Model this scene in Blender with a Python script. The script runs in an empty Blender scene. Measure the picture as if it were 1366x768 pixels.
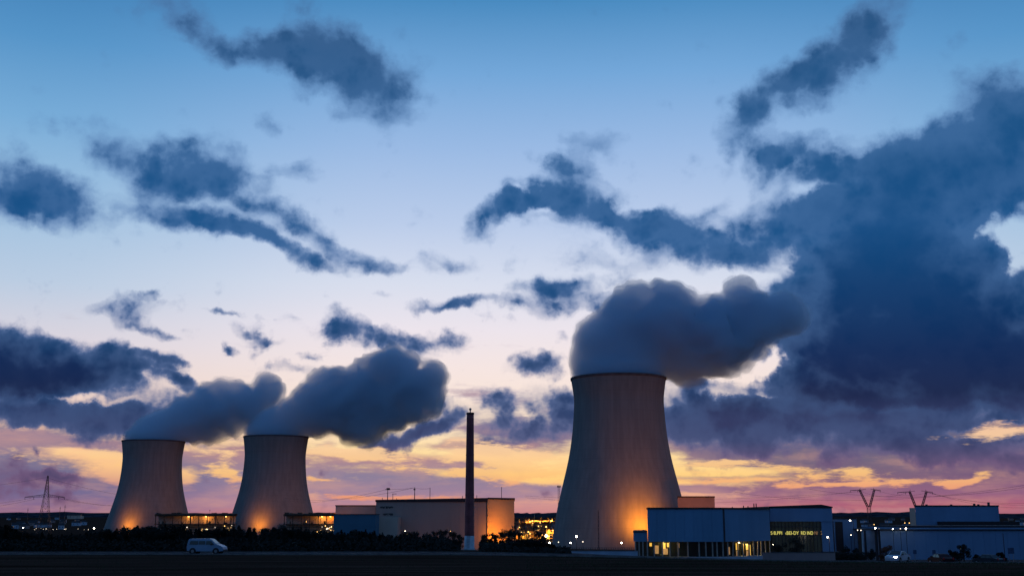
import bpy, bmesh, math, random
from mathutils import Vector, Matrix, noise as mnoise
R = math.radians
scene = bpy.context.scene
COL = scene.collection

# ------------------------------------------------------------------ camera
FPX, PW, PH = 1500.0, 1366.0, 768.0
CAMZ = 4.5
HORIZON = 690.0
TILT = math.atan((HORIZON - PH / 2) / FPX)
cam_data = bpy.data.cameras.new("camera")
cam = bpy.data.objects.new("camera", cam_data)
COL.objects.link(cam)
cam.location = (0, 0, CAMZ)
cam.rotation_euler = (R(90) + TILT, 0, 0)
cam_data.sensor_width = 36.0
cam_data.lens = 36.0 * FPX / PW
cam_data.clip_start = 0.5
cam_data.clip_end = 30000
scene.camera = cam

scene.view_settings.view_transform = 'Standard'
scene.view_settings.look = 'None'
scene.view_settings.gamma = 1.0
scene.view_settings.exposure = 0.0
scene.cycles.max_bounces = 9
scene.cycles.diffuse_bounces = 2
scene.cycles.volume_bounces = 8
scene.cycles.transparent_max_bounces = 10
scene.cycles.use_denoising = True
scene.cycles.use_adaptive_sampling = True
scene.cycles.adaptive_threshold = 0.02
scene.cycles.sample_clamp_indirect = 4.0

def lin(c, a=1.0):
    out = []
    for v in c[:3]:
        v = v / 255.0
        out.append(v / 12.92 if v <= 0.04045 else ((v + 0.055) / 1.055) ** 2.4)
    return (out[0], out[1], out[2], a)

def ray(px, py):
    """direction in the world seen at photograph pixel (px, py)"""
    x, y, z = (px - PW / 2), (PH / 2 - py), FPX
    ct, st = math.cos(TILT), math.sin(TILT)
    return Vector((x, z * ct - y * st, z * st + y * ct))

def P(px, py, Y):
    d = ray(px, py)
    return Vector((0, 0, CAMZ)) + d * (Y / d.y)

# ------------------------------------------------------------------ sky
def sky_uv(px, py):
    d = ray(px, py).normalized()
    return math.atan2(d.x, d.y) * 1000.0, math.asin(d.z) * 1000.0   # milliradians

class NT:
    def __init__(self, tree):
        self.t = tree
    def n(self, kind, **kw):
        nd = self.t.nodes.new(kind)
        for k, v in kw.items():
            setattr(nd, k, v)
        return nd
    def link(self, a, b):
        self.t.links.new(a, b)
    def put(self, sock, v):
        if isinstance(v, bpy.types.NodeSocket):
            self.link(v, sock)
        else:
            sock.default_value = v
    def math(self, op, a, b=0.0, c=0.0, clamp=False):
        nd = self.n('ShaderNodeMath', operation=op, use_clamp=clamp)
        self.put(nd.inputs[0], a); self.put(nd.inputs[1], b); self.put(nd.inputs[2], c)
        return nd.outputs[0]
    def vmath(self, op, a, b=None, scale=None):
        nd = self.n('ShaderNodeVectorMath', operation=op)
        self.put(nd.inputs[0], a)
        if b is not None: self.put(nd.inputs[1], b)
        if scale is not None: self.put(nd.inputs['Scale'], scale)
        return nd.outputs['Value'] if op in ('LENGTH', 'DOT_PRODUCT') else nd.outputs['Vector']
    def smooth(self, v, a, b, lo=0.0, hi=1.0, interp='SMOOTHSTEP'):
        nd = self.n('ShaderNodeMapRange', interpolation_type=interp)
        self.put(nd.inputs['Value'], v)
        self.put(nd.inputs['From Min'], a); self.put(nd.inputs['From Max'], b)
        self.put(nd.inputs['To Min'], lo); self.put(nd.inputs['To Max'], hi)
        return nd.outputs['Result']
    def mix(self, f, a, b, mode='MIX'):
        nd = self.n('ShaderNodeMix', data_type='RGBA', blend_type=mode)
        self.put(nd.inputs['Factor'], f)
        cs = [s for s in nd.inputs if s.type == 'RGBA']
        self.put(cs[0], a); self.put(cs[1], b)
        return [s for s in nd.outputs if s.type == 'RGBA'][0]
    def ramp(self, f, stops, interp='LINEAR'):
        nd = self.n('ShaderNodeValToRGB')
        self.put(nd.inputs[0], f)
        cr = nd.color_ramp; cr.interpolation = interp
        while len(cr.elements) > 1: cr.elements.remove(cr.elements[-1])
        for i, (p, c) in enumerate(stops):
            e = cr.elements[0] if i == 0 else cr.elements.new(p)
            e.position = p; e.color = c
        return nd.outputs[0]
    def puffs(self, vec, scale, detail=3.0, rough=.5):
        nd = self.n('ShaderNodeTexVoronoi', voronoi_dimensions='2D', feature='SMOOTH_F1')
        self.put(nd.inputs['Vector'], vec); nd.inputs['Scale'].default_value = scale
        nd.inputs['Detail'].default_value = detail; nd.inputs['Roughness'].default_value = rough
        nd.inputs['Smoothness'].default_value = .35
        return nd.outputs['Distance']
    def noise(self, vec, scale, detail=4, rough=0.55, dist=0.0, lac=2.0):
        nd = self.n('ShaderNodeTexNoise', noise_dimensions='3D')
        self.put(nd.inputs['Vector'], vec)
        nd.inputs['Scale'].default_value = scale
        nd.inputs['Detail'].default_value = detail
        nd.inputs['Roughness'].default_value = rough
        nd.inputs['Lacunarity'].default_value = lac
        nd.inputs['Distortion'].default_value = dist
        return nd.outputs['Fac'], nd.outputs['Color']
    def mapping(self, vec, loc=(0, 0, 0), rot=(0, 0, 0), scale=(1, 1, 1), kind='POINT'):
        nd = self.n('ShaderNodeMapping', vector_type=kind)
        self.put(nd.inputs['Vector'], vec)
        nd.inputs['Location'].default_value = loc
        nd.inputs['Rotation'].default_value = rot
        nd.inputs['Scale'].default_value = scale
        return nd.outputs[0]

# (x, y, half width, half height, slope in degrees, weight) of each cloud, measured on the photograph
DARK = [
 # top left cloud
 (232,28,52,28,30,1.0),(285,62,52,26,28,.95),(345,76,60,30,-15,.9),(415,72,78,52,5,1.35),(470,100,75,50,15,1.0),(520,120,50,45,20,.6),(490,150,45,35,10,.45),(550,85,30,34,0,.35),
 (353,160,18,18,0,.55),
 # left middle cluster
 (120,178,55,30,20,.45),(165,195,50,30,20,.6),(215,215,70,34,10,.75),(270,213,62,38,10,1.0),(315,225,45,30,10,.6),(398,226,42,18,12,.8),(300,255,110,32,12,.5),(240,272,110,35,20,.35),
 (290,300,120,18,14,.9),(365,328,80,15,14,1.0),(400,298,120,16,17,.8),(465,338,80,20,12,.85),(530,354,60,14,6,.5),(250,262,120,30,16,.15),
 # left edge
 (65,258,95,36,8,1.15),(10,262,60,38,0,.9),(40,212,60,24,10,.5),(100,245,30,18,0,.4),
 # small ones, left
 (120,400,22,10,0,.6),(180,408,42,19,5,1.5),(205,392,22,8,0,.4),(150,420,25,12,30,.6),(195,430,35,12,30,.65),(215,445,20,7,20,.5),
 (208,481,30,11,0,1.1),
 (285,407,25,6,0,.45),(310,410,35,7,5,.45),(330,428,26,9,0,.55),(345,440,35,9,10,.5),(306,463,13,6,0,.9),(345,452,45,9,0,.35),(398,495,52,13,0,.6),(432,473,20,9,15,.6),(395,418,24,8,15,.55),(225,505,60,9,12,.75),
 # left roll
 (55,487,112,42,0,2.2),(-20,487,80,42,0,1.8),(105,480,60,34,0,1.1),(135,503,42,22,0,.8),(20,500,90,26,0,.6),
 (40,545,110,22,2,1.4),(140,550,120,36,4,1.1),(230,545,110,32,2,1.0),(180,572,120,20,3,.7),(20,560,70,16,0,.3),(280,530,60,25,-5,.4),
 (45,598,9,7,0,.8),(92,632,34,8,0,1.2),(72,626,14,6,-20,.5),(25,640,75,30,8,.9),
 # centre small
 (452,432,32,22,15,1.0),(478,445,34,20,10,.9),(512,443,24,17,0,.85),(562,453,50,20,6,1.15),(595,460,20,12,10,.4),
 (600,405,50,11,0,.8),(597,342,42,16,4,.75),(715,484,36,18,0,1.15),(520,390,18,6,0,.3),
 (550,497,0.1,0.1,0,0),
 # centre band
 (655,290,48,18,-20,1.0),(690,272,46,20,-8,.8),(725,270,55,28,10,.6),(758,236,46,36,-20,1.5),(735,222,26,18,0,.6),(740,295,60,24,10,.6),(775,280,60,24,10,.8),(812,268,30,26,-20,.9),(838,292,70,22,20,.85),(880,305,60,26,15,.9),
 (915,280,60,16,-25,.75),(930,330,60,28,20,.8),(955,300,42,22,-10,.6),(1000,300,70,32,-5,.85),(975,345,70,22,0,.7),(790,186,50,24,8,.8),
 (740,374,75,14,-5,.8),(765,394,95,22,4,1.0),(690,408,90,13,0,.5),(830,340,70,24,0,.45),(760,335,60,16,0,.4),(880,345,50,20,0,.4),
 # top right streak
 (1180,25,58,34,-30,1.1),(1125,75,70,40,-32,1.2),(1065,110,70,38,-25,1.05),(1010,148,62,38,-45,1.0),(985,185,42,30,-55,.6),
 (1040,205,55,24,-20,1.25),(1085,215,60,34,0,.7),(1015,240,40,16,-30,.5),(1110,255,90,45,0,.6),(1060,290,90,45,0,.6),(1010,335,80,30,0,.6),(1150,210,60,30,-15,.8),
 # the big mass
 (1340,135,75,45,10,1.2),(1375,190,90,80,0,1.4),(1215,205,70,36,-10,1.0),(1290,225,120,60,-10,1.4),(1180,290,110,70,-25,1.3),(1230,330,150,100,0,1.6),(1140,380,110,90,-40,1.2),(1150,450,130,90,0,1.5),(1260,430,170,100,0,1.8),(1350,440,120,80,0,1.5),(1240,500,200,60,2,1.5),(1380,500,140,60,2,1.3),(1305,330,40,26,0,.7),(1080,495,70,46,0,.9),
 (1325,540,170,32,4,.8),(1090,380,50,30,0,.3),
 # cloud the big plume drifts into
 (960,440,60,45,-5,1.0),(1020,425,60,40,-10,1.1),(990,395,22,14,0,.5),(920,470,70,40,0,.9),(1000,460,60,34,-10,.7),(925,525,90,30,0,.6),
 (985,550,150,36,2,1.25),(1100,575,180,40,3,1.2),(940,575,100,32,3,1.1),(1260,580,170,40,6,1.1),(1060,545,130,28,0,.8),(1200,545,130,24,0,.7),(1330,612,130,28,0,.8),(1180,600,160,16,2,.5),
 # low dark clouds of the centre
 (535,588,62,13,-8,1.1),(575,575,52,16,-22,1.1),(610,560,35,14,-20,.7),(680,535,34,22,-20,1.1),(738,535,36,32,5,1.1),(760,560,40,30,0,.7),(655,560,50,22,0,.45),
 (720,585,100,24,2,.7),(665,588,80,20,0,.55),(580,545,60,12,-10,.35),(620,540,70,22,0,.35),
]
HOLES = [
 (1180,550,190,9,2,.85),(1010,532,70,7,8,.5),(1290,560,120,7,0,.5),(700,262,18,8,0,.5),(722,292,26,7,10,.5),(865,272,16,12,0,.5),(940,300,24,14,20,.4),(1075,262,40,10,-20,.5),(1100,320,26,10,0,.4),
 (1340,312,48,22,-10,1.3),(1300,318,22,24,0,1.0),(1345,350,26,22,20,1.5),(1335,325,14,20,0,.8),(1335,573,70,9,-4,2.0),(1010,492,60,12,-2,1.5),(1030,475,16,18,-30,1.1),(965,505,24,7,0,1.0),(1075,440,24,40,-30,.5),(1060,410,24,14,0,.6),
 (1130,300,55,16,-20,.6),(1125,245,28,8,0,.35),(1060,330,30,14,0,.5),(1055,360,60,22,30,.6),(60,528,110,7,2,1.3),(12,575,28,6,0,1.5),(535,615,40,8,0,.5),
]
LOW = [
 # stratus and far cumulus near the horizon
 (30,640,95,40,8,1.7),(110,660,120,18,4,1.0),(60,672,160,20,0,.9),(160,665,120,22,0,.8),(275,660,80,26,0,1.0),(300,635,34,22,-10,.8),(335,620,60,40,0,.8),(200,603,110,8,6,.6),(110,588,130,12,6,.6),(20,585,80,18,3,.8),(250,618,60,8,-2,.5),(300,600,90,10,2,.5),(235,575,90,12,2,.5),
 (470,620,120,18,-1,.8),(600,618,130,10,3,.7),(440,650,90,26,3,.8),(515,648,80,18,0,.75),(590,648,90,20,2,.85),(640,640,34,26,8,.9),(700,655,110,10,0,.9),(560,672,200,16,0,.6),(420,600,70,18,0,.5),(660,600,120,12,2,.5),(640,575,120,20,0,.6),(730,585,90,18,2,.8),(690,555,90,24,0,.6),(640,525,80,14,0,.5),
 (980,600,110,18,3,.9),(1090,612,150,14,3,1.0),(1000,618,90,5,0,.5),(960,638,120,6,1,.6),(1060,650,130,8,0,.8),(920,650,60,6,0,.6),(1180,620,200,22,3,1.1),(1290,640,200,30,0,1.1),(1200,600,200,20,0,.8),(1360,600,120,60,0,1.0),(1020,668,220,14,0,.8),(1250,665,200,14,0,.7),(1060,575,260,30,2,.9),(1330,560,120,30,0,.7),(1170,545,150,20,0,.5),
]
GLOW = [ # openings where the lit sky shows strongly
 (1000,640,120,4,0,1.0),(920,628,80,16,0,.9),(1090,628,60,6,0,.8),(1075,648,70,3,0,.9),(1190,645,70,5,0,1.1),(1298,632,16,6,0,1.6),(1268,648,14,4,0,1.4),(1289,646,16,5,-15,1.6),(1150,632,40,7,0,.8),(980,618,60,6,5,.7),(1335,573,64,8,-4,1.0),
 (95,605,80,12,4,1.0),(290,600,50,10,0,.9),(450,603,60,9,0,.9),(530,612,70,8,0,.8),(580,628,90,6,2,.7),(700,612,80,18,0,1.5),(690,634,70,12,0,1.2),(490,600,60,8,0,.8),(640,606,60,10,0,1.0),(480,662,80,4,0,.7),(600,664,90,4,0,.7),(420,640,50,4,0,.6),(610,588,40,6,0,.7),(440,565,30,6,-8,.8),(555,548,24,9,-10,.8),
 (310,630,14,16,0,1.2),(285,627,20,8,0,.6),
]

def build_sky():
    w = bpy.data.worlds.new("World"); scene.world = w
    w.use_nodes = True
    nt = w.node_tree; nt.nodes.clear(); T = NT(nt)
    out = T.n('ShaderNodeOutputWorld'); bg = T.n('ShaderNodeBackground')
    T.link(bg.outputs[0], out.inputs[0])
    tc = T.n('ShaderNodeTexCoord').outputs['Generated']
    d = T.vmath('NORMALIZE', tc)
    sep = T.n('ShaderNodeSeparateXYZ'); T.link(d, sep.inputs[0])
    x, y, z = sep.outputs
    U = T.math('MULTIPLY', T.math('ARCTAN2', x, y), 1000.0)
    V = T.math('MULTIPLY', T.math('ARCSINE', z), 1000.0)
    cb = T.n('ShaderNodeCombineXYZ'); T.link(U, cb.inputs[0]); T.link(V, cb.inputs[1])
    p = cb.outputs[0]
    # turbulence that ravels the edges of every cloud
    _, nc = T.noise(p, 1/75.0, 6.0, 0.58)
    wv = T.vmath('MULTIPLY', T.vmath('SUBTRACT', nc, (.5, .5, .5)), (84, 62, 0))
    pw = T.vmath('ADD', p, wv)
    _, nl = T.noise(T.mapping(p, scale=(.35, 1.0, 1.0)), 1/30.0, 4.0, 0.55)
    wl = T.vmath('MULTIPLY', T.vmath('SUBTRACT', nl, (.5, .5, .5)), (60, 14, 0))
    pl = T.vmath('ADD', p, wl)
    def field(blobs, vec, grow=1.0):
        acc = 0.0
        for (px, py, rx, ry, rot, wt) in blobs:
            if wt == 0: continue
            if ry < 14 and wt < 1.3: wt *= 1.45
            if py < 400: wt *= 1.14
            u, v = sky_uv(px, py)
            k = 1000.0 / FPX
            m = T.mapping(vec, (u, v, 0), (0, 0, R(-rot)), (rx * k * grow, ry * k * grow, 1.0), 'TEXTURE')
            g = T.n('ShaderNodeTexGradient', gradient_type='SPHERICAL'); T.link(m, g.inputs[0])
            acc = T.math('MULTIPLY_ADD', g.outputs['Fac'], wt, acc)
        return acc
    # clear twilight air behind the clouds: pale band over an orange one, blue above
    def vramp(rows):
        st = []
        for (py, c) in rows:
            v = sky_uv(683, py)[1]
            st.append((min(max(v / 500.0, 0.0), 1.0), lin(c)))
        st.sort(key=lambda s: s[0])
        return st
    f = T.math('DIVIDE', V, 500.0, clamp=True)
    mid = T.ramp(f, vramp([(690,(188,124,136)),(672,(212,150,144)),(655,(244,182,138)),(638,(255,208,128)),(600,(254,222,164)),(570,(252,226,196)),(530,(248,228,216)),(490,(245,229,226)),(440,(236,228,236)),(380,(216,222,238)),(300,(186,204,234)),(200,(154,186,228)),(100,(116,167,217)),(0,(72,138,192)),(-60,(50,112,168))]))
    side = T.ramp(f, vramp([(690,(160,92,112)),(672,(172,108,128)),(650,(196,132,138)),(625,(250,192,140)),(590,(252,200,156)),(540,(240,212,200)),(470,(218,212,222)),(400,(186,204,226)),(300,(156,192,224)),(200,(120,172,216)),(100,(86,148,200)),(0,(58,124,180)),(-60,(40,98,154))]))
    az = T.math('ABSOLUTE', T.math('SUBTRACT', U, 30.0))
    clear = T.mix(T.smooth(az, 120.0, 470.0), mid, side)
    # low veil of stratus
    fl_n, _ = T.noise(T.mapping(p, scale=(.22, 1.0, 1.0)), 1/16.0, 5.0, 0.6)
    fl2, _ = T.noise(T.mapping(p, loc=(5, 9, 2), scale=(.26, 1.0, 1.0)), 1/7.0, 5.0, 0.65)
    n2 = T.math('SUBTRACT', fl2, .5)
    low = T.math('ADD', T.math('MULTIPLY_ADD', n2, 1.1, field(LOW, pl, 1.3)), T.math('MULTIPLY', T.math('SUBTRACT', fl_n, .5), 1.6))
    al = T.math('MULTIPLY', T.math('MULTIPLY', T.smooth(low, .15, .85), .93), T.smooth(V, 190.0, 120.0))
    lowcol_mid = T.ramp(f, vramp([(690,(176,122,140)),(670,(172,132,152)),(655,(142,122,154)),(635,(122,116,154)),(610,(168,128,142)),(585,(140,112,140)),(550,(130,122,158)),(500,(140,150,190))]))
    lowcol_rt = T.ramp(f, vramp([(690,(190,92,110)),(678,(176,92,116)),(660,(138,92,128)),(640,(112,86,122)),(615,(88,86,124)),(590,(64,80,122)),(560,(56,80,124)),(520,(60,84,128))]))
    lowcol_lt = T.ramp(f, vramp([(690,(150,106,134)),(675,(132,106,142)),(660,(108,104,146)),(640,(92,100,142)),(615,(110,108,146)),(595,(160,128,146)),(570,(130,118,150)),(530,(110,120,160))]))
    lowcol = T.mix(T.smooth(U, 60.0, 260.0), lowcol_mid, lowcol_rt)
    lowcol = T.mix(T.smooth(U, -220.0, -330.0), lowcol, lowcol_lt)
    lowcol = T.mix(T.math('MULTIPLY', T.smooth(fl_n, .42, .7), .35), lowcol, lin((224,164,140)))
    c1 = T.mix(al, clear, lowcol)
    # dark nearer clouds
    fn, _ = T.noise(T.mapping(p, loc=(31, 7, 3), scale=(.75, 1.1, 1.0)), 1/44.0, 7.0, 0.60)
    fld = field(DARK, pw, 1.3)
    hole = field(HOLES, pw, 1.2)
    fm, _ = T.noise(T.mapping(p, loc=(3, 17, 8), scale=(.8, 1.0, 1.0)), 1/20.0, 6.0, 0.6)
    net = T.math('SUBTRACT', fld, hole)
    pf = T.puffs(T.vmath('ADD', p, T.vmath('MULTIPLY', wv, (.35, .35, 0))), 1/34.0, 3.0, .55)
    net = T.math('MULTIPLY_ADD', T.math('SUBTRACT', .70, pf), T.smooth(V, 150.0, 260.0, 1.0, .55), net)
    dens = T.math('MULTIPLY_ADD', T.math('SUBTRACT', fm, .5), T.smooth(V, 150.0, 260.0, 1.1, .7), T.math('MULTIPLY_ADD', T.math('SUBTRACT', fn, .5), 1.5, net))
    ad = T.math('MULTIPLY', T.smooth(dens, .10, T.smooth(V, 120.0, 260.0, .95, 1.25)), 1.0)
    thick = T.smooth(dens, .40, 1.35)
    thin_c = T.ramp(f, vramp([(690,(120,84,116)),(620,(110,88,124)),(590,(88,98,140)),(540,(90,110,154)),(450,(92,116,162)),(330,(98,134,184)),(200,(92,132,182)),(0,(72,112,160))]))
    core_c = T.ramp(f, vramp([(690,(104,76,110)),(620,(84,76,112)),(590,(50,68,110)),(550,(36,64,108)),(500,(28,62,106)),(430,(26,72,120)),(330,(28,84,138)),(200,(36,88,140)),(60,(42,84,130)),(0,(50,90,134))]))
    ccol = T.mix(thick, thin_c, core_c)
    # billows: brighter and darker swells inside the cloud
    bn, _ = T.noise(T.mapping(p, scale=(.8, 1.2, 1.0)), 1/55.0, 4.0, 0.5)
    ccol = T.mix(T.math('MULTIPLY', T.smooth(T.math('MULTIPLY_ADD', pf, .55, T.math('MULTIPLY', bn, .9)), .54, .98), .27), ccol, thin_c)
    deep_c = T.ramp(f, vramp([(620,(50,56,96)),(560,(44,54,94)),(535,(20,34,72)),(480,(7,38,84)),(400,(8,56,106)),(320,(16,74,128)),(150,(30,84,134))]))
    ccol = T.mix(T.math('MULTIPLY', T.smooth(T.math('MULTIPLY_ADD', T.math('SUBTRACT', bn, .5), -2.2, net), 1.1, 3.2), .9), ccol, deep_c)
    # thin veils trailing from the clouds
    vs, _ = T.noise(T.mapping(pw, rot=(0, 0, R(12)), loc=(2, 5, 1), scale=(.30, 1.0, 1.0)), 1/22.0, 6.0, 0.6)
    veil = T.math('MULTIPLY_ADD', T.math('SUBTRACT', vs, .5), 3.0, T.math('MULTIPLY', fld, 1.5))
    veil = T.math('MULTIPLY', T.math('MULTIPLY', T.smooth(veil, .1, 1.6), T.smooth(fld, .02, .35)), .58)
    c1 = T.mix(T.math('MULTIPLY', veil, T.smooth(hole, 0.8, 0.2)), c1, T.mix(.25, thin_c, c1))
    c2 = T.mix(ad, c1, ccol)
    gf = field(GLOW, pl, 1.5)
    gl = T.math('ADD', T.math('MULTIPLY_ADD', n2, 3.6, gf), T.math('MULTIPLY', T.math('SUBTRACT', fl_n, .5), 1.2))
    glc = T.ramp(f, vramp([(690,(220,120,110)),(650,(244,168,120)),(632,(253,198,126)),(600,(252,208,158)),(560,(250,200,170))]))
    c3 = T.mix(T.math('MULTIPLY', T.math('MULTIPLY', T.smooth(gl, .45, 1.3), .9), T.smooth(gf, .02, .3)), c2, glc)
    # unseen sky overhead and behind: dusk blue made up for the light it gives
    back = T.ramp(T.math('DIVIDE', V, 1571.0, clamp=True), [(0.0, lin((74,94,128))), (.22, lin((70,112,160))), (.45, lin((62,104,156))), (1.0, lin((52,90,140)))])
    wide = T.smooth(T.math('ABSOLUTE', U), 540.0, 1000.0)
    high = T.smooth(V, 500.0, 720.0)
    fac = T.math('MAXIMUM', wide, high)
    c4 = T.mix(fac, c3, back)
    # a little of the physical twilight sky on top
    st = T.n('ShaderNodeTexSky', sky_type='NISHITA'); st.sun_disc = False
    st.sun_elevation = R(1.0); st.sun_rotation = R(3.0)
    c5 = T.mix(1.0, c4, T.mix(1.0, st.outputs[0], (.0008, .0008, .0008, 1), 'MULTIPLY'), 'ADD')
    below = T.smooth(V, -4.0, 0.0)
    c6 = T.mix(below, lin((30, 26, 38)), c5)
    T.link(c6, bg.inputs[0])
    bg.inputs[1].default_value = 1.0
    w.cycles.sampling_method = 'MANUAL'; w.cycles.sample_map_resolution = 512
build_sky()

# ------------------------------------------------------------------ sun, already at the horizon behind the towers
sd = bpy.data.lights.new("sun", 'SUN'); sd.energy = 0.12; sd.angle = R(3.0); sd.color = (1.0, 0.55, 0.28)
so = bpy.data.objects.new("sun", sd); COL.objects.link(so)
so.rotation_euler = Vector((-0.05, -1.0, -0.035)).to_track_quat('-Z', 'Y').to_euler()

# ------------------------------------------------------------------ helpers
def material(name, rgb, rough=0.8, metal=0.0, var=0.0, vscale=1.0, bump=0.0, bscale=4.0, stretch=(1, 1, 1), spec=0.3, emit=None, estr=0.0, dark=None):
    m = bpy.data.materials.new(name); m.use_nodes = True
    T = NT(m.node_tree); b = m.node_tree.nodes['Principled BSDF']
    b.inputs['Base Color'].default_value = (*rgb[:3], 1)
    b.inputs['Roughness'].default_value = rough
    b.inputs['Metallic'].default_value = metal
    b.inputs['Specular IOR Level'].default_value = spec
    co = T.n('ShaderNodeTexCoord').outputs['Object']
    if var > 0:
        f, _ = T.noise(T.mapping(co, scale=stretch), vscale, 5, .6)
        lo = dark if dark else [c * (1 - var) for c in rgb[:3]]
        hi = [min(1, c * (1 + var)) for c in rgb[:3]]
        T.link(T.mix(T.smooth(f, .3, .7), (*lo[:3], 1), (*hi[:3], 1)), b.inputs['Base Color'])
    if bump > 0:
        f, _ = T.noise(T.mapping(co, scale=stretch), bscale, 4, .6)
        bn = T.n('ShaderNodeBump'); bn.inputs['Strength'].default_value = bump; bn.inputs['Distance'].default_value = 0.2
        T.link(f, bn.inputs['Height']); T.link(bn.outputs[0], b.inputs['Normal'])
    if emit:
        b.inputs['Emission Color'].default_value = (*emit[:3], 1)
        b.inputs['Emission Strength'].default_value = estr
    return m

class MB:
    def __init__(s): s.v = []; s.f = []
    def box(s, x0, x1, y0, y1, z0, z1, rz=0.0, o=(0, 0)):
        b = len(s.v); c, n = math.cos(rz), math.sin(rz)
        for z in (z0, z1):
            for (x, y) in ((x0, y0), (x1, y0), (x1, y1), (x0, y1)):
                s.v.append((o[0] + x * c - y * n, o[1] + x * n + y * c, z))
        for q in ((0, 3, 2, 1), (4, 5, 6, 7), (0, 1, 5, 4), (1, 2, 6, 5), (2, 3, 7, 6), (3, 0, 4, 7)):
            s.f.append([b + i for i in q])
        return s
    def prism(s, pts, z0, z1):
        """pts counter-clockwise in plan"""
        b = len(s.v); n = len(pts)
        z1s = z1 if isinstance(z1, (list, tuple)) else [z1] * n
        for (x, y) in pts: s.v.append((x, y, z0))
        for (x, y), z in zip(pts, z1s): s.v.append((x, y, z))
        s.f.append([b + i for i in reversed(range(n))]); s.f.append([b + n + i for i in range(n)])
        for i in range(n):
            j = (i + 1) % n; s.f.append([b + i, b + j, b + n + j, b + n + i])
        return s
    def tube(s, p0, p1, r0, r1=None, n=6, caps=True):
        r1 = r0 if r1 is None else r1
        p0, p1 = Vector(p0), Vector(p1); d = (p1 - p0)
        if d.length < 1e-6: return s
        d.normalize(); a = d.orthogonal().normalized(); c = d.cross(a); b = len(s.v)
        for p, r in ((p0, r0), (p1, r1)):
            for i in range(n):
                t = 2 * math.pi * i / n; s.v.append(tuple(p + (a * math.cos(t) + c * math.sin(t)) * r))
        for i in range(n):
            j = (i + 1) % n; s.f.append([b + i, b + j, b + n + j, b + n + i])
        if caps: s.f.append([b + i for i in reversed(range(n))]); s.f.append([b + n + i for i in range(n)])
        return s
    def lathe(s, prof, n=32, c=(0, 0, 0), caps=True):
        b = len(s.v)
        for (r, z) in prof:
            for i in range(n):
                t = 2 * math.pi * i / n; s.v.append((c[0] + r * math.cos(t), c[1] + r * math.sin(t), c[2] + z))
        for k in range(len(prof) - 1):
            for i in range(n):
                j = (i + 1) % n; q = b + k * n
                s.f.append([q + i, q + j, q + n + j, q + n + i])
        if caps:
            s.f.append([b + i for i in reversed(range(n))]); q = b + (len(prof) - 1) * n; s.f.append([q + i for i in range(n)])
        return s
    def ball(s, c, r, n=8, m=5, sz=1.0):
        prof = [(max(1e-3, r * math.sin(math.pi * k / m)), -r * sz * math.cos(math.pi * k / m)) for k in range(m + 1)]
        return s.lathe(prof, n, c)
    def build(s, name, mat, parent=None, smooth=False):
        me = bpy.data.meshes.new(name); me.from_pydata(s.v, [], s.f); me.update()
        if smooth:
            for p in me.polygons: p.use_smooth = True
        if mat: me.materials.append(mat)
        o = bpy.data.objects.new(name, me); COL.objects.link(o)
        if parent: o.parent = parent
        return o

def tag(o, label=None, cat=None, group=None, kind=None):
    if label: o['label'] = label
    if cat: o['category'] = cat
    if group: o['group'] = group
    if kind: o['kind'] = kind
    return o

def thing(name, loc, label, cat, group=None, rz=0.0):
    o = bpy.data.objects.new(name, None); COL.objects.link(o)
    o.location = loc; o.rotation_euler = (0, 0, rz); o.empty_display_size = 0.5
    return tag(o, label, cat, group)

def copy_thing(src, loc, rz=0.0, label=None, scale=1.0, sz=None):
    r = src.copy(); COL.objects.link(r); r.location = loc; r.rotation_euler = (0, 0, rz)
    r.scale = (scale, scale, sz or scale)
    if label: r['label'] = label
    for ch in src.children:
        c = ch.copy(); COL.objects.link(c); c.parent = r
        for g in ch.children:
            d = g.copy(); COL.objects.link(d); d.parent = c
    return r

def sst(v, a, b):
    t = min(max((v - a) / (b - a), 0.0), 1.0); return t * t * (3 - 2 * t)

BASE = [(-400, 0), (100, 0), (150, 0), (185, -.7), (230, -1.8), (300, -4), (420, -9), (600, -14.5), (2400, -14.5), (3200, -8), (4200, 6), (5200, 16), (7000, 10), (14000, -60)]
def gz(x, y):
    z = BASE[-1][1]
    for (y0, z0), (y1, z1) in zip(BASE, BASE[1:]):
        if y <= y1:
            z = z0 + (z1 - z0) * max(0.0, (y - y0) / (y1 - y0)); break
    z += -2.2 * sst(x, -12, 55) * sst(y, 105, 185) * (1 - sst(y, 350, 600))
    if y > 2400:
        z += sst(y, 2400, 4600) * (mnoise.noise(Vector((x / 900.0, y / 1500.0, 3.3))) * 9)
    return z

def hit(px, py):
    d = ray(px, py); d = d / d.y
    y = 60.0
    while y < 6000:
        p = Vector((0, 0, CAMZ)) + d * y
        if p.z <= gz(p.x, p.y): return Vector((p.x, p.y, gz(p.x, p.y)))
        y *= 1.004
    return Vector((p.x, p.y, gz(p.x, p.y)))

def on(px, Y, dz=0.0):
    x = P(px, 720, Y).x
    return Vector((x, Y, gz(x, Y) + dz))

def pz(px, py, Y): return P(px, py, Y).z
def pxx(px, py, Y): return P(px, py, Y).x

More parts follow.
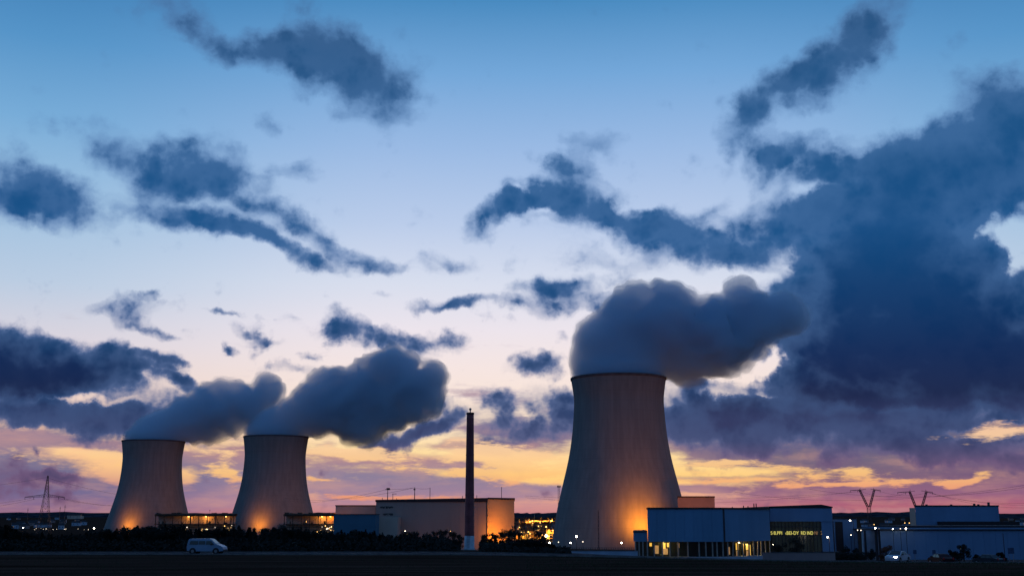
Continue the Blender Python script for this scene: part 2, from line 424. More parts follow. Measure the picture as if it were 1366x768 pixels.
# ------------------------------------------------------------------ materials
M = {}
M['soil'] = material('ploughed_soil', (.055, .030, .022), .95, var=.6, vscale=.5, bump=.6, bscale=1.2, stretch=(.06, 1, 1), spec=0)
M['asphalt'] = material('asphalt', (.034, .031, .036), .9, var=.2, vscale=.6, bump=.15, bscale=8, spec=.04)
M['kerb'] = material('kerb_concrete', (.16, .15, .15), .8, var=.25, vscale=.7, spec=0)
M['line'] = material('road_paint', (.5, .5, .48), .7, var=.3, vscale=1.5)
M['hills'] = material('distant_woodland', (.03, .034, .045), .95, var=.6, vscale=.02, spec=0)
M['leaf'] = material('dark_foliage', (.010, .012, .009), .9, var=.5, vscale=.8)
M['leaf_light'] = material('bush_foliage', (.035, .045, .022), .9, var=.5, vscale=.8)
M['leaf_red'] = material('russet_foliage', (.13, .045, .025), .9, var=.4, vscale=.8)
M['bark'] = material('bark', (.035, .028, .022), .95, var=.4, vscale=2)
M['grass'] = material('grass_blades', (.03, .04, .015), .9, var=.4, vscale=.3)
M['steel'] = material('galvanised_steel', (.25, .26, .28), .5, .6, var=.2, vscale=1)
M['dark_steel'] = material('dark_steel', (.05, .05, .06), .6, .3, var=.3, vscale=.5)
M['rack_steel'] = material('rusty_rack_steel', (.10, .065, .045), .75, .2, var=.4, vscale=.3)
M['wire'] = material('cable', (.03, .03, .035), .6)
M['blue_clad'] = material('blue_cladding', (.13, .27, .42), .65, var=.10, vscale=.15, stretch=(1, 1, .2), spec=.2)
M['slate_clad'] = material('slate_blue_cladding', (.15, .26, .42), .65, var=.10, vscale=.12, stretch=(1, 1, .2), spec=.2)
M['blue_deep'] = material('deep_blue_cladding', (.05, .15, .23), .65, var=.08, vscale=.2)
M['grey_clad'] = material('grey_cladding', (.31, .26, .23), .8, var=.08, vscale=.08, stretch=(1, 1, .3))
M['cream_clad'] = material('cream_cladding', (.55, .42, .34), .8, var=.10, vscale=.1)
M['end_clad'] = material('glow_tinted_end_cladding', (.50, .37, .20), .8, var=.10, vscale=.1)  # part of the floodlight's orange glow is put into this wall's yellow colour
M['brown_clad'] = material('brown_cladding', (.30, .21, .20), .8, var=.12, vscale=.1)
M['trim'] = material('dark_roof_trim', (.03, .025, .03), .7)
M['glass'] = material('dark_glass', (.02, .028, .03), .12, spec=.6)
M['facade_glass'] = material('dim_curtain_glass', (.035, .05, .04), .25, var=.5, vscale=.35, stretch=(2.5, 1, .15), spec=.5, emit=(.30, .30, .18), estr=.010)
M['column'] = material('pale_concrete_column', (.32, .29, .26), .8, var=.15, vscale=1)
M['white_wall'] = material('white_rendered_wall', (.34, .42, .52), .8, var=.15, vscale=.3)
M['interior'] = material('warm_interior_wall', (.6, .5, .3), .8)
M['lit_pane'] = material('lit_pane', (.5, .4, .2), .5, emit=lin((255, 196, 74)), estr=.85)
M['dim_pane'] = material('dimly_lit_pane', (.4, .3, .2), .5, emit=lin((214, 160, 96)), estr=.35)
M['sign_glow'] = material('glowing_lettering', (.5, .5, .2), .5, emit=lin((244, 228, 110)), estr=.8)
M['lamp_white'] = material('white_lamp_glass', (.8, .8, .8), .3, emit=(1.0, .86, .68), estr=30)
M['lamp_soft'] = material('soft_lamp_glass', (.8, .8, .8), .3, emit=(1.0, .8, .6), estr=3)
M['lamp_orange'] = material('sodium_lamp_glass', (.8, .6, .3), .3, emit=(1.0, .48, .12), estr=14)
M['lamp_amber'] = material('amber_lamp_glass', (.8, .6, .3), .3, emit=(1.0, .55, .16), estr=3)
M['lettering'] = material('dark_lettering', (.015, .015, .02), .6)
M['maroon'] = material('maroon_steel', (.26, .07, .075), .6, var=.25, vscale=.5)
M['pale_base'] = material('pale_painted_base', (.42, .48, .52), .7, var=.2, vscale=.8)
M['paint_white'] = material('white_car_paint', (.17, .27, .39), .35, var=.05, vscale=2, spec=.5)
M['paint_red'] = material('dark_red_car_paint', (.04, .010, .013), .5, spec=.1)
M['paint_dark'] = material('dark_car_paint', (.03, .035, .045), .5, spec=.15)
M['paint_silver'] = material('silver_car_paint', (.42, .47, .54), .3, .3, spec=.5)
M['rubber'] = material('tyre_rubber', (.02, .02, .02), .9)
M['rim'] = material('wheel_rim', (.25, .25, .27), .4, .7)
M['headlight'] = material('lit_headlight', (.9, .9, .9), .2, emit=(1.0, .82, .8), estr=25)
M['head_off'] = material('unlit_headlight', (.5, .52, .55), .2)
M['tail'] = material('tail_light', (.4, .02, .02), .3)
M['sign_face'] = material('sign_face', (.04, .07, .14), .6, var=.3, vscale=3)

def concrete_shell():
    m = bpy.data.materials.new('tower_concrete'); m.use_nodes = True
    T = NT(m.node_tree); b = m.node_tree.nodes['Principled BSDF']
    b.inputs['Roughness'].default_value = .92; b.inputs['Specular IOR Level'].default_value = .15
    co = T.n('ShaderNodeTexCoord').outputs['Object']
    sep = T.n('ShaderNodeSeparateXYZ'); T.link(co, sep.inputs[0])
    streak, _ = T.noise(T.mapping(co, scale=(.35, .35, .012)), 1.0, 5, .6)
    patch, _ = T.noise(co, .05, 4, .6)
    lifts = T.math('FRACT', T.math('DIVIDE', sep.outputs[2], 6.2))
    ln = T.math('LESS_THAN', lifts, .05)
    c = T.mix(T.smooth(streak, .3, .7), (.205, .20, .195, 1), (.255, .25, .24, 1))
    c = T.mix(T.math('MULTIPLY', T.smooth(patch, .35, .7), .25), c, (.18, .165, .165, 1))
    c = T.mix(T.math('MULTIPLY', ln, .22), c, (.14, .13, .13, 1))
    T.link(c, b.inputs['Base Color'])
    return m
M['concrete'] = concrete_shell()
M['rim_dark'] = material('weathered_rim', (.10, .09, .095), .9, var=.3, vscale=.3)

# ------------------------------------------------------------------ ground
def sheet(name, xs, ys, zf, mat):
    mb = MB(); nx = len(xs)
    for y in ys:
        for x in xs: mb.v.append((x, y, zf(x, y)))
    for j in range(len(ys) - 1):
        for i in range(nx - 1):
            a = j * nx + i; mb.f.append([a, a + 1, a + nx + 1, a + nx])
    return mb.build(name, mat, None, True)

def steps(a, b, s):
    n = max(1, int(round((b - a) / s))); return [a + (b - a) * i / n for i in range(n)]
gxs = steps(-14000, -3000, 1100) + steps(-3000, -400, 100) + steps(-400, -120, 20) + steps(-120, 120, 3) + steps(120, 400, 20) + steps(400, 3000, 100) + steps(3000, 14001, 1100) + [14000]
gys = steps(-1500, -100, 200) + steps(-100, 80, 20) + steps(80, 420, 3) + steps(420, 1000, 20) + steps(1000, 3000, 100) + steps(3000, 8000, 160) + steps(8000, 14001, 1000) + [14000]
tag(sheet('ground', gxs, gys, gz, M['soil']), 'dark ploughed ground falling away towards the power station', None, None, 'structure')

RY0, RY1 = 143.0, 151.0
rxs = steps(-300, 301, 3)
road_y = lambda x: 0.0
def strip(name, y0, y1, dz, mat, x0=-300, x1=300, ny=4):
    xs = steps(x0, x1 + .01, 2.5) + [x1]
    ys = [y0 + (y1 - y0) * k / ny for k in range(ny + 1)]
    return sheet(name, xs, ys, lambda x, y: gz(x, y) + dz, mat)
tag(strip('road', RY0, RY1, .06, M['asphalt']), 'asphalt road crossing in front of the trees and halls', None, None, 'structure')
mbk = MB()
xs = steps(-300, 300.1, 3)
for yk in (RY0 - .3, RY1 + .02):
    for a, b in zip(xs, xs[1:]):
        za, zb = gz(a, yk), gz(b, yk); s0 = len(mbk.v)
        for (x, z) in ((a, za), (b, zb)):
            mbk.v += [(x, yk, z - .1), (x, yk + .28, z - .1), (x, yk + .28, z + .17), (x, yk, z + .17)]
        for i in range(4):
            j = (i + 1) % 4; mbk.f.append([s0 + i, s0 + 4 + i, s0 + 4 + j, s0 + j])
tag(mbk.build('kerb', M['kerb']), 'pale concrete kerbs along both sides of the road', None, None, 'structure')
mbl = MB()
for a in steps(-296, 296, 6):
    y0 = 146.9; s0 = len(mbl.v)
    mbl.v += [(a, y0, gz(a, y0) + .065), (a + 3, y0, gz(a + 3, y0) + .065), (a + 3, y0 + .15, gz(a + 3, y0) + .065), (a, y0 + .15, gz(a, y0) + .065)]
    mbl.f.append([s0, s0 + 1, s0 + 2, s0 + 3])
tag(mbl.build('road_markings', M['line']), 'worn dashed centre line of the road', None, None, 'structure')
# the yard that the halls on the right stand on
yx = steps(8, 230.1, 4)
tag(sheet('yard', yx, steps(180, 330.1, 5), lambda x, y: gz(x, y) + .05, M['asphalt']), 'paved yard in front of the blue halls', None, None, 'structure')

# far wooded hills
def hills():
    mb = MB(); random.seed(5)
    xs = steps(-3200, 3200.1, 13)
    rows = [(3900, .0, 6), (4300, .35, 6), (4700, .72, 7), (5000, 1.0, 8), (5200, .9, 4), (5600, .2, 0)]
    n = len(xs)
    for (y, k, rg) in rows:
        for x in xs:
            ridge = 23.5 + 4.5 * mnoise.noise(Vector((x / 420.0, 1.7, 0))) + 2.5 * mnoise.noise(Vector((x / 120.0, 8.1, 0))) + 5.0 * sst(x, 200, 900) * (1 - sst(x, 900, 2400)) * .4
            top = mnoise.noise(Vector((x / 26.0, y / 60.0, 2))) * .6 + mnoise.noise(Vector((x / 14.0, y / 20.0, 9))) * .7
            z = gz(x, y) * (1 - k) + ridge * k + rg * top - (3 if k < .01 else 0)
            if k == .2: z = -20
            mb.v.append((x, y, z))
    for j in range(len(rows) - 1):
        for i in range(n - 1):
            a = j * n + i; mb.f.append([a, a + 1, a + n + 1, a + n])
    return tag(mb.build('hills', M['hills']), 'low dark wooded hills along the horizon', None, None, 'structure')
hills()

# ------------------------------------------------------------------ cooling towers
def spline(tab, n):
    """Catmull-Rom through (h, r) pairs"""
    out = []
    for i in range(len(tab) - 1):
        p0 = tab[max(i - 1, 0)]; p1 = tab[i]; p2 = tab[i + 1]; p3 = tab[min(i + 2, len(tab) - 1)]
        for k in range(n):
            t = k / n; h = p1[0] + (p2[0] - p1[0]) * t
            m1 = (p2[1] - p0[1]) / max(1e-6, (p2[0] - p0[0])) * (p2[0] - p1[0]); m2 = (p3[1] - p1[1]) / max(1e-6, (p3[0] - p1[0])) * (p2[0] - p1[0])
            r = (2*t**3 - 3*t*t + 1) * p1[1] + (t**3 - 2*t*t + t) * m1 + (-2*t**3 + 3*t*t) * p2[1] + (t**3 - t*t) * m2
            out.append((h, r))
    out.append(tab[-1]); return out

def cooling_tower(px, top, Y, tab, label, ribs):
    """tab: height above base and radius as fractions of the height"""
    c = P(px, 700, Y); g = gz(c.x, Y)
    H = pz(px, top, Y - tab[-1][1] * 100) - g
    t = thing('cooling_tower', (c.x, Y, g), label, 'cooling tower', 'cooling towers')
    prof = [(h * H, r * H) for h, r in spline(tab, 7)]
    n = ribs * 4; mb = MB()
    for (h, r) in prof:
        for i in range(n):
            a = 2 * math.pi * i / n
            rr = r + (0.02 if i % 4 == 0 else 0.0)
            mb.v.append((rr * math.cos(a), rr * math.sin(a), h))
    for k in range(len(prof) - 1):
        for i in range(n):
            j = (i + 1) % n; q = k * n; mb.f.append([q + i, q + j, q + n + j, q + n + i])
    # inside face
    b = len(mb.v); ins = [(h, r - 1.1) for h, r in prof]
    for (h, r) in ins:
        for i in range(n):
            a = 2 * math.pi * i / n; mb.v.append((r * math.cos(a), r * math.sin(a), h))
    for k in range(len(prof) - 1):
        for i in range(n):
            j = (i + 1) % n; q = b + k * n; mb.f.append([q + j, q + i, q + n + i, q + n + j])
    mb.build('shell', M['concrete'], t, True)
    rt = prof[-1][1]
    mb = MB().lathe([(rt - 1.3, H - 1.6), (rt + .25, H - 1.0), (rt + .4, H - .2), (rt + .4, H + .4), (rt - 1.3, H + .4), (rt - 1.3, H - 1.6)], 128, caps=False)
    mb.build('rim', M['rim_dark'], t)
    return t, H, rt

BIG = [(0, .414), (.06, .406), (.228, .377), (.362, .345), (.517, .308), (.668, .284), (.819, .272), (.885, .272), (1.0, .288)]
SML = [(0, .472), (.06, .458), (.246, .404), (.452, .350), (.62, .324), (.80, .314), (.88, .320), (1.0, .336)]
tw3, H3, R3 = cooling_tower(828.5, 498, 750, BIG, 'largest and nearest cooling tower, behind the flat-roofed blue hall', 96)
tw1, H1, R1 = cooling_tower(198, 586, 1360, SML, 'small cooling tower farthest left, standing behind the dark trees', 84)
tw2, H2, R2 = cooling_tower(363.5, 580, 1330, SML, 'small cooling tower second from the left, between two lit galleries', 84)

# ------------------------------------------------------------------ steam
def steam_material(name, dens, color, absorb, aniso, film):
    m = bpy.data.materials.new(name); m.use_nodes = True
    nt = m.node_tree; nt.nodes.clear(); T = NT(nt)
    out = T.n('ShaderNodeOutputMaterial')
    pv = T.n('ShaderNodeVolumePrincipled')
    pv.inputs['Color'].default_value = color
    pv.inputs['Absorption Color'].default_value = absorb
    pv.inputs['Density'].default_value = dens
    pv.inputs['Anisotropy'].default_value = aniso
    T.link(pv.outputs[0], out.inputs['Volume'])
    if not film: return m
    tr = T.n('ShaderNodeBsdfTransparent'); df = T.n('ShaderNodeBsdfDiffuse'); df.inputs[0].default_value = (.5, .55, .62, 1)
    mx = T.n('ShaderNodeMixShader'); mx.inputs[0].default_value = film
    T.link(tr.outputs[0], mx.inputs[1]); T.link(df.outputs[0], mx.inputs[2]); T.link(mx.outputs[0], out.inputs['Surface'])
    return m

def plume_mesh(Y, mouth, blobs, voxel, amp, mat, grow, name, gain):
    """blobs: (px, py, radius px, depth offset in radii); lumpy mesh grown round them"""
    bm = bmesh.new()
    k = Y / FPX
    cx, cy, cz, cr = mouth
    for (px, py, r, dz) in blobs:
        rad = r * k * .93 + grow
        if rad < voxel * 1.2: continue
        c = P(px, py, Y) + Vector((0, dz * r * k, 0))
        bmesh.ops.create_icosphere(bm, subdivisions=3, radius=rad, matrix=Matrix.Translation(c))
    # the column leaving the mouth of the tower
    cx, cy, cz, cr = mouth
    seg = bmesh.ops.create_cone(bm, cap_ends=True, segments=40, radius1=cr + min(grow, 0), radius2=cr * 1.02 + min(grow, 0), depth=cr * .35, matrix=Matrix.Translation((cx, cy, cz + cr * .1)))
    me = bpy.data.meshes.new('tmp'); bm.to_mesh(me); bm.free()
    ob = bpy.data.objects.new('tmp', me); COL.objects.link(ob)
    md = ob.modifiers.new('r', 'REMESH'); md.mode = 'VOXEL'; md.voxel_size = voxel; md.use_smooth_shade = True
    sm = ob.modifiers.new('s', 'SMOOTH'); sm.iterations = 10; sm.factor = .7
    dg = bpy.context.evaluated_depsgraph_get(); dg.update()
    me2 = bpy.data.meshes.new_from_object(ob.evaluated_get(dg)); bpy.data.objects.remove(ob)
    floor = cz - .5
    nrm = [v.normal.copy() for v in me2.vertices]
    for v, n in zip(me2.vertices, nrm):
        p = v.co.copy()
        s = 0.0
        for (L, a) in ((amp * 3.4, 1.0), (amp * 1.5, .5), (amp * .7, .34), (amp * .33, .20)):
            q = p / L
            s += a * (1.0 - 2.2 * abs(mnoise.noise(q + Vector((3.1, 7.7, 1.3)))))
        # near the mouth the steam is still smooth
        h = sst((p - Vector((cx, cy, cz))).length, cr * .9, cr * 2.4)
        v.co = p + n * s * amp * gain * (.12 + .88 * h) + Vector((0, 0, 0))
        if v.co.z < floor and (Vector((v.co.x, v.co.y, 0)) - Vector((cx, cy, 0))).length < cr * 1.25:
            v.co.z = floor
    # heal the folds of the swollen surface
    ob = bpy.data.objects.new('tmp', me2); COL.objects.link(ob)
    md = ob.modifiers.new('r', 'REMESH'); md.mode = 'VOXEL'; md.voxel_size = voxel * .9; md.use_smooth_shade = True
    dg = bpy.context.evaluated_depsgraph_get(); dg.update()
    me2 = bpy.data.meshes.new_from_object(ob.evaluated_get(dg)); bpy.data.objects.remove(ob)
    b2 = bmesh.new(); b2.from_mesh(me2)
    for _ in range(3): bmesh.ops.smooth_vert(b2, verts=b2.verts, factor=.5, use_axis_x=True, use_axis_y=True, use_axis_z=True)
    b2.to_mesh(me2); b2.free()
    for p in me2.polygons: p.use_smooth = True
    me2.materials.clear(); me2.materials.append(mat); me2.name = name
    o = bpy.data.objects.new(name, me2); COL.objects.link(o)
    return o

def plume(Y, mouth, blobs, voxel, amp, label, mats):
    """a thin veil of steam round denser layers"""
    k = Y / FPX
    o = plume_mesh(Y, mouth, blobs, voxel, amp, mats[0], .5 * k, 'steam_plume', 1.25)
    for i, g in enumerate((-1.0, -3.4)):
        c = plume_mesh(Y, mouth, blobs, voxel, amp, mats[1 + i], g * k, 'dense_steam', 1.2 - .1 * i); c.parent = o
    return tag(o, label, 'steam plume', 'steam plumes rising from the cooling towers')

def mouth_of(t, H, rt): return (t.location.x, t.location.y, t.location.z + H + .4, rt - 1.4)
def steam_set(tag_, d, col):
    return [steam_material('steam_veil' + tag_, d * .40, col, (0, 0, 0, 1), .15, .02), steam_material('steam_body' + tag_, d * .7, col, (0, 0, 0, 1), .15, .10), steam_material('steam_heart' + tag_, d, col, (0, 0, 0, 1), .15, 0)]
SM_A = steam_set('', .045, (.76, .90, .985, 1))
SM_B = steam_set('_large', .06, (.70, .88, .985, 1))
plume(1360, mouth_of(tw1, H1, R1), [(207,586,38,0),(190,584,22,0),(222,576,34,0),(245,564,32,.1),(268,556,30,.2),(290,547,28,.2),(300,528,15,.3),(312,545,24,.3),(332,538,24,.3),(350,528,20,.4),(354,516,11,.4),(340,552,16,.2)], 2.4, 9.0,
      'narrower steam plume drifting right from the farthest left cooling tower', SM_A)
plume(1330, mouth_of(tw2, H2, R2), [(370,578,39,0),(352,576,24,0),(392,562,34,0),(415,552,36,.1),(440,538,38,.2),(470,536,38,.3),(498,528,38,.3),(515,503,30,.4),(528,492,18,.4),(500,508,24,.3),(540,524,32,.4),(562,520,24,.5),(580,502,10,.5),(574,512,12,.5),(450,516,22,.2),(470,505,14,.3),(420,527,16,.2),(398,538,14,.2),(520,545,24,.4),(480,556,26,.3)], 2.4, 10.0,
      'cumulus-shaped steam plume over the second cooling tower from the left', SM_A)
plume(750, mouth_of(tw3, H3, R3), [(826,496,58,0),(795,488,38,0),(806,462,44,0),(835,440,46,.1),(850,422,36,.1),(858,408,22,.1),(890,408,22,.2),(902,412,18,.2),(880,445,52,.2),(915,458,46,.3),(945,452,42,.4),(975,440,38,.5),(990,418,22,.5),(990,404,11,.5),(1010,428,26,.6),(1030,422,18,.6),(1046,418,10,.6),(860,475,46,.1),(780,480,26,0),(905,480,34,.2),(940,475,26,.4)], 1.6, 7.5,
      'big dark steam plume pouring from the largest cooling tower', SM_B)

# ------------------------------------------------------------------ lamps
def light(kind, loc, energy, color, radius=.5, target=None, spot=None, parent=None, name='lamp_light'):
    ld = bpy.data.lights.new(name, kind); ld.energy = energy; ld.color = color
    ld.shadow_soft_size = radius
    o = bpy.data.objects.new(name, ld); COL.objects.link(o); o.location = loc
    if kind == 'SPOT':
        ld.spot_size = R(spot or 120); ld.spot_blend = 1.0
    if target is not None:
        o.rotation_euler = (Vector(target) - Vector(loc)).to_track_quat('-Z', 'Y').to_euler()
    if parent:
        o.parent = parent; o.matrix_parent_inverse = Matrix.Identity(4); o.location = Vector(loc) - parent.location
    return o
ORANGE = (1.0, .28, .012)

def floodlight(loc, z, target, energy, label, spot=130):
    """post with a lamp housing that points at a wall; loc on the ground, z height of the lamp above it"""
    t = thing('floodlight', loc, label, 'floodlight', 'orange floodlights of the power station')
    MB().tube((0, 0, -.5), (0, 0, z - .25), .16, .11, 8).build('post', M['dark_steel'], t)
    d = (Vector(target) - (Vector(loc) + Vector((0, 0, z)))); a = math.atan2(d.y, d.x)
    MB().box(-.3, .22, -.45, .45, z - .25, z + .35, a).build('housing', M['dark_steel'], t)
    MB().box(.225, .28, -.38, .38, z - .18, z + .28, a).build('lens', M['lamp_orange'], t)
    light('SPOT', Vector(loc) + Vector((0, 0, z)) + d.normalized() * .5, energy, ORANGE, .6, target, spot, t)
    return t

def wall_point(t, tab, H, ang, frac):
    r = 0
    for (h0, r0), (h1, r1) in zip(tab, tab[1:]):
        if h0 <= frac <= h1: r = r0 + (r1 - r0) * (frac - h0) / (h1 - h0); break
    return Vector((t.location.x + r * H * math.cos(ang), t.location.y + r * H * math.sin(ang), t.location.z + frac * H))

def tower_flood(t, tab, H, px, Y, off, zf, energy, label, spot=150):
    """a floodlight standing off the tower wall, seen at column px"""
    x = P(px, 700, Y).x; dx = x - t.location.x
    r = tab[1][1] * H
    ang = -math.acos(max(-1, min(1, dx / r)))
    w = wall_point(t, tab, H, ang, zf)
    out = Vector((math.cos(ang), math.sin(ang), 0))
    l = w + out * off
    g = gz(l.x, l.y)
    return floodlight((l.x, l.y, g), l.z - g, w + Vector((0, 0, off * .35)), energy, label, spot)

tower_flood(tw3, BIG, H3, 846, 750, 15, .125, 62000, 'floodlight throwing an orange pool on the largest cooling tower')
tower_flood(tw1, SML, H1, 190, 1360, 13, .10, 28000, 'floodlight throwing an orange pool on the farthest left cooling tower')
tower_flood(tw2, SML, H2, 359, 1330, 13, .10, 28000, 'floodlight throwing an orange pool on the second cooling tower from the left')
for (t, dx, Y, z, e, lab) in ((tw3, 26, 600, 21, 65000, 'tall floodlight behind the blue hall aimed at the largest cooling tower'), (tw3, 150, 738, 14, 60000, 'floodlight far to the right of the largest cooling tower'), (tw1, 96, 1268, 27, 60000, 'tall floodlight between the two small cooling towers'), (tw2, 92, 1238, 27, 60000, 'tall floodlight between the second tower and the grey turbine hall')):
    x = t.location.x + dx
    floodlight((x, Y, gz(x, Y)), z, t.location + Vector((30, 0, 38)), e, lab, 100)

def glow_lamp(px, py, Y, r, mat, label, cat='lamp', group=None, pole=True, energy=0, col=(1, .8, .6), arm=0.0):
    """lamp post whose head is seen at (px, py)"""
    p = P(px, py, Y); g = gz(p.x, Y); z = p.z - g
    t = thing('street_lamp', (p.x, Y, g), label, cat, group)
    rp = max(.07, .00012 * Y)
    MB().tube((arm, 0, -.4), (arm, 0, max(z - r * .9, .1)), rp * 1.3, rp, 7).build('pole', M['dark_steel'], t)
    if arm:
        MB().tube((arm, 0, z - r * .9), (0, 0, z + r * .2), rp, rp * .8, 6).build('arm', M['dark_steel'], t)
    MB().lathe([(r * .5, -r), (r * 1.0, -r * .2), (r * .95, r * .55), (r * .4, r * .95)], 10, (0, 0, z)).build('lamp_head', mat, t)
    MB().lathe([(r * .42, r * .97), (r * 1.15, r * .98), (r * .3, r * 1.3)], 10, (0, 0, z)).build('lamp_cap', M['dark_steel'], t)
    if energy: light('POINT', (p.x, Y - r * 1.2, p.z), energy, col, r, None, None, t)
    return t

# ------------------------------------------------------------------ buildings
def span(px0, px1, Y): return P(px0, 700, Y).x, P(px1, 700, Y).x
def zz(py, Y, px=683): return P(px, py, Y).z

# main blue hall in front of the largest tower: raised on columns
def blue_hall():
    Y = 300.0
    x0, x1 = span(864, 966, Y); x2, _ = span(1027, 0, 314)
    zt, zb = zz(678.5, Y), zz(722, Y); g = gz(45, Y)
    t = thing('blue_hall', (x0, Y, g), 'long flat-roofed blue hall raised on lit columns below the largest tower', 'hall')
    L = lambda x: x - x0
    body = MB().prism([(0, 0), (L(x1), 0), (L(x2), 14), (L(x2) + 9, 60), (x0 * .21, 60)], zb - g, [zt - g] * 5)
    body.build('upper_wall', M['blue_clad'], t)
    # shallow standing seams of the cladding
    sm = MB()
    for k in range(1, int(L(x1) / 2.4)):
        sm.box(k * 2.4 - .04, k * 2.4 + .04, -.05, 0, zb - g + .1, zt - g - .1)
    sm.build('cladding_seams', M['blue_clad'], t)
    MB().prism([(-.25, -.25), (L(x1), -.25), (L(x2) + .25, 13.8), (L(x2) + 9.25, 60.2), (x0 * .21 - .25, 60.2)], zt - g + .003, zt - g + .40).build('roof_edge', M['trim'], t)
    MB().box(L(x1) - .25, L(x1) + .2, -.12, .3, zb - g, zt - g - .01).build('corner_trim', M['dark_steel'], t)
    a0, a1 = span(845, 863.6, Y)
    za = zz(709.5, Y)
    MB().prism([(L(a0), .6), (L(a1), .6), (L(a1) + 3, 30), (L(a0) + 3.4, 30)], zb - g + .01, za - g).build('low_wing', M['blue_clad'], t)
    MB().prism([(L(a0) - .15, .4), (L(a1), .4), (L(a1) + 3, 30.2), (L(a0) + 3.25, 30.2)], za - g + .003, za - g + .3).build('wing_roof_edge', M['trim'], t)
    # ground floor set back under the hall
    MB().prism([(L(a0) + .9, 4.2), (L(x1) - .5, 4.2), (L(x2) - 1, 17.5), (L(x2) + 5, 50), (L(a0) + 6.2, 50)], 0, zb - g - .02).build('ground_floor_wall', M['glass'], t)
    MB().prism([(L(a0), .2), (L(x1), .2), (L(x2), 14.2), (L(x2) + 6, 50), (L(a0) + 5.5, 50)], -2.0, .55).build('plinth', M['white_wall'], t)
    cols = [848, 853, 858, 864, 873, 884, 894, 905, 918, 933, 942, 951, 957, 965]
    for px in cols:
        x = L(P(px, 730, Y).x)
        MB().box(x - .16, x + .16, .4, .75, .55, zb - g - .005).build('column', M['column'], t)
    for px, lean in ((970, 0), (976, .25), (983, 0), (990, -.2), (998, 0), (1004, 0), (1009, .2), (1014, .1), (1020, 0), (1026, 0)):
        f = (px - 966) / 61.0; yy = 14 * f; x = L(x1) + (L(x2) - L(x1)) * f
        mb = MB(); mb.tube((x, yy + .5, .5), (x + lean, yy + .5, zb - g - .01), .2, .17, 8); mb.build('column', M['column'], t)
    # lit rooms and glazed doors behind the columns
    def pane(px, w, y0, y1, mat, nm='lit_window'):
        f = max(0, (px - 966) / 61.0); yy = 4.1 + 13.3 * f
        x = L(P(px, 730, Y + yy).x); ww = w * Y / FPX / 2
        ang = math.atan2(13.3, L(x2) - L(x1) - .5) if f > 0 else 0
        z0, z1 = zz(y1, Y + yy) - g, zz(y0, Y + yy) - g
        pm = MB(); pm.box(-ww, ww, -.14, -.05, max(z0, .6), min(z1, zb - g - .1), ang, (x, yy)); o = pm.build(nm, mat, t)
        fm = MB(); fm.box(-ww - .08, ww + .08, -.1, -.02, max(z0, .6) - .05, min(z1, zb - g - .1) + .08, ang, (x, yy)); fm.build('window_frame', M['dark_steel'], o)
    for (px, w, y0, y1, m) in ((868, 3, 723.5, 728, 'lit_pane'), (876, 5, 727, 738, 'dim_pane'), (886, 3.4, 723.5, 731, 'lit_pane'), (891, 2.6, 723.5, 729, 'lit_pane'), (887, 7, 731, 739, 'dim_pane'), (905, 2.5, 724, 730, 'dim_pane'),
                               (971.5, 5, 729, 739, 'dim_pane'), (983, 6, 724, 733, 'lit_pane'), (983, 5, 734, 743, 'dim_pane'), (991, 2, 725, 742, 'lit_pane'), (996, 5, 725, 733, 'lit_pane'), (996, 4.5, 734, 742, 'dim_pane'), (1000, 2, 726, 740, 'lit_pane')):
        pane(px, w, y0, y1, M[m])
    for px in (983, 997, 888):
        yy = 1.8 if px < 960 else 10
        p = P(px, 723.5, Y + yy)
        light('POINT', (p.x, Y + yy, zb - .5), 260, (1.0, .62, .2), .2, None, None, t)
    # roof vents and aerials
    for (px, py) in ((977, 675.5), (992, 674), (998, 674.5), (1006, 671), (1009, 671)):
        x = L(P(px, 678, Y + 20).x)
        MB().box(x - .12, x + .12, 20, 20.25, zt - g + .4, zz(py, Y + 20) - g).build('roof_vent', M['dark_steel'], t)
    return t
blue_hall()

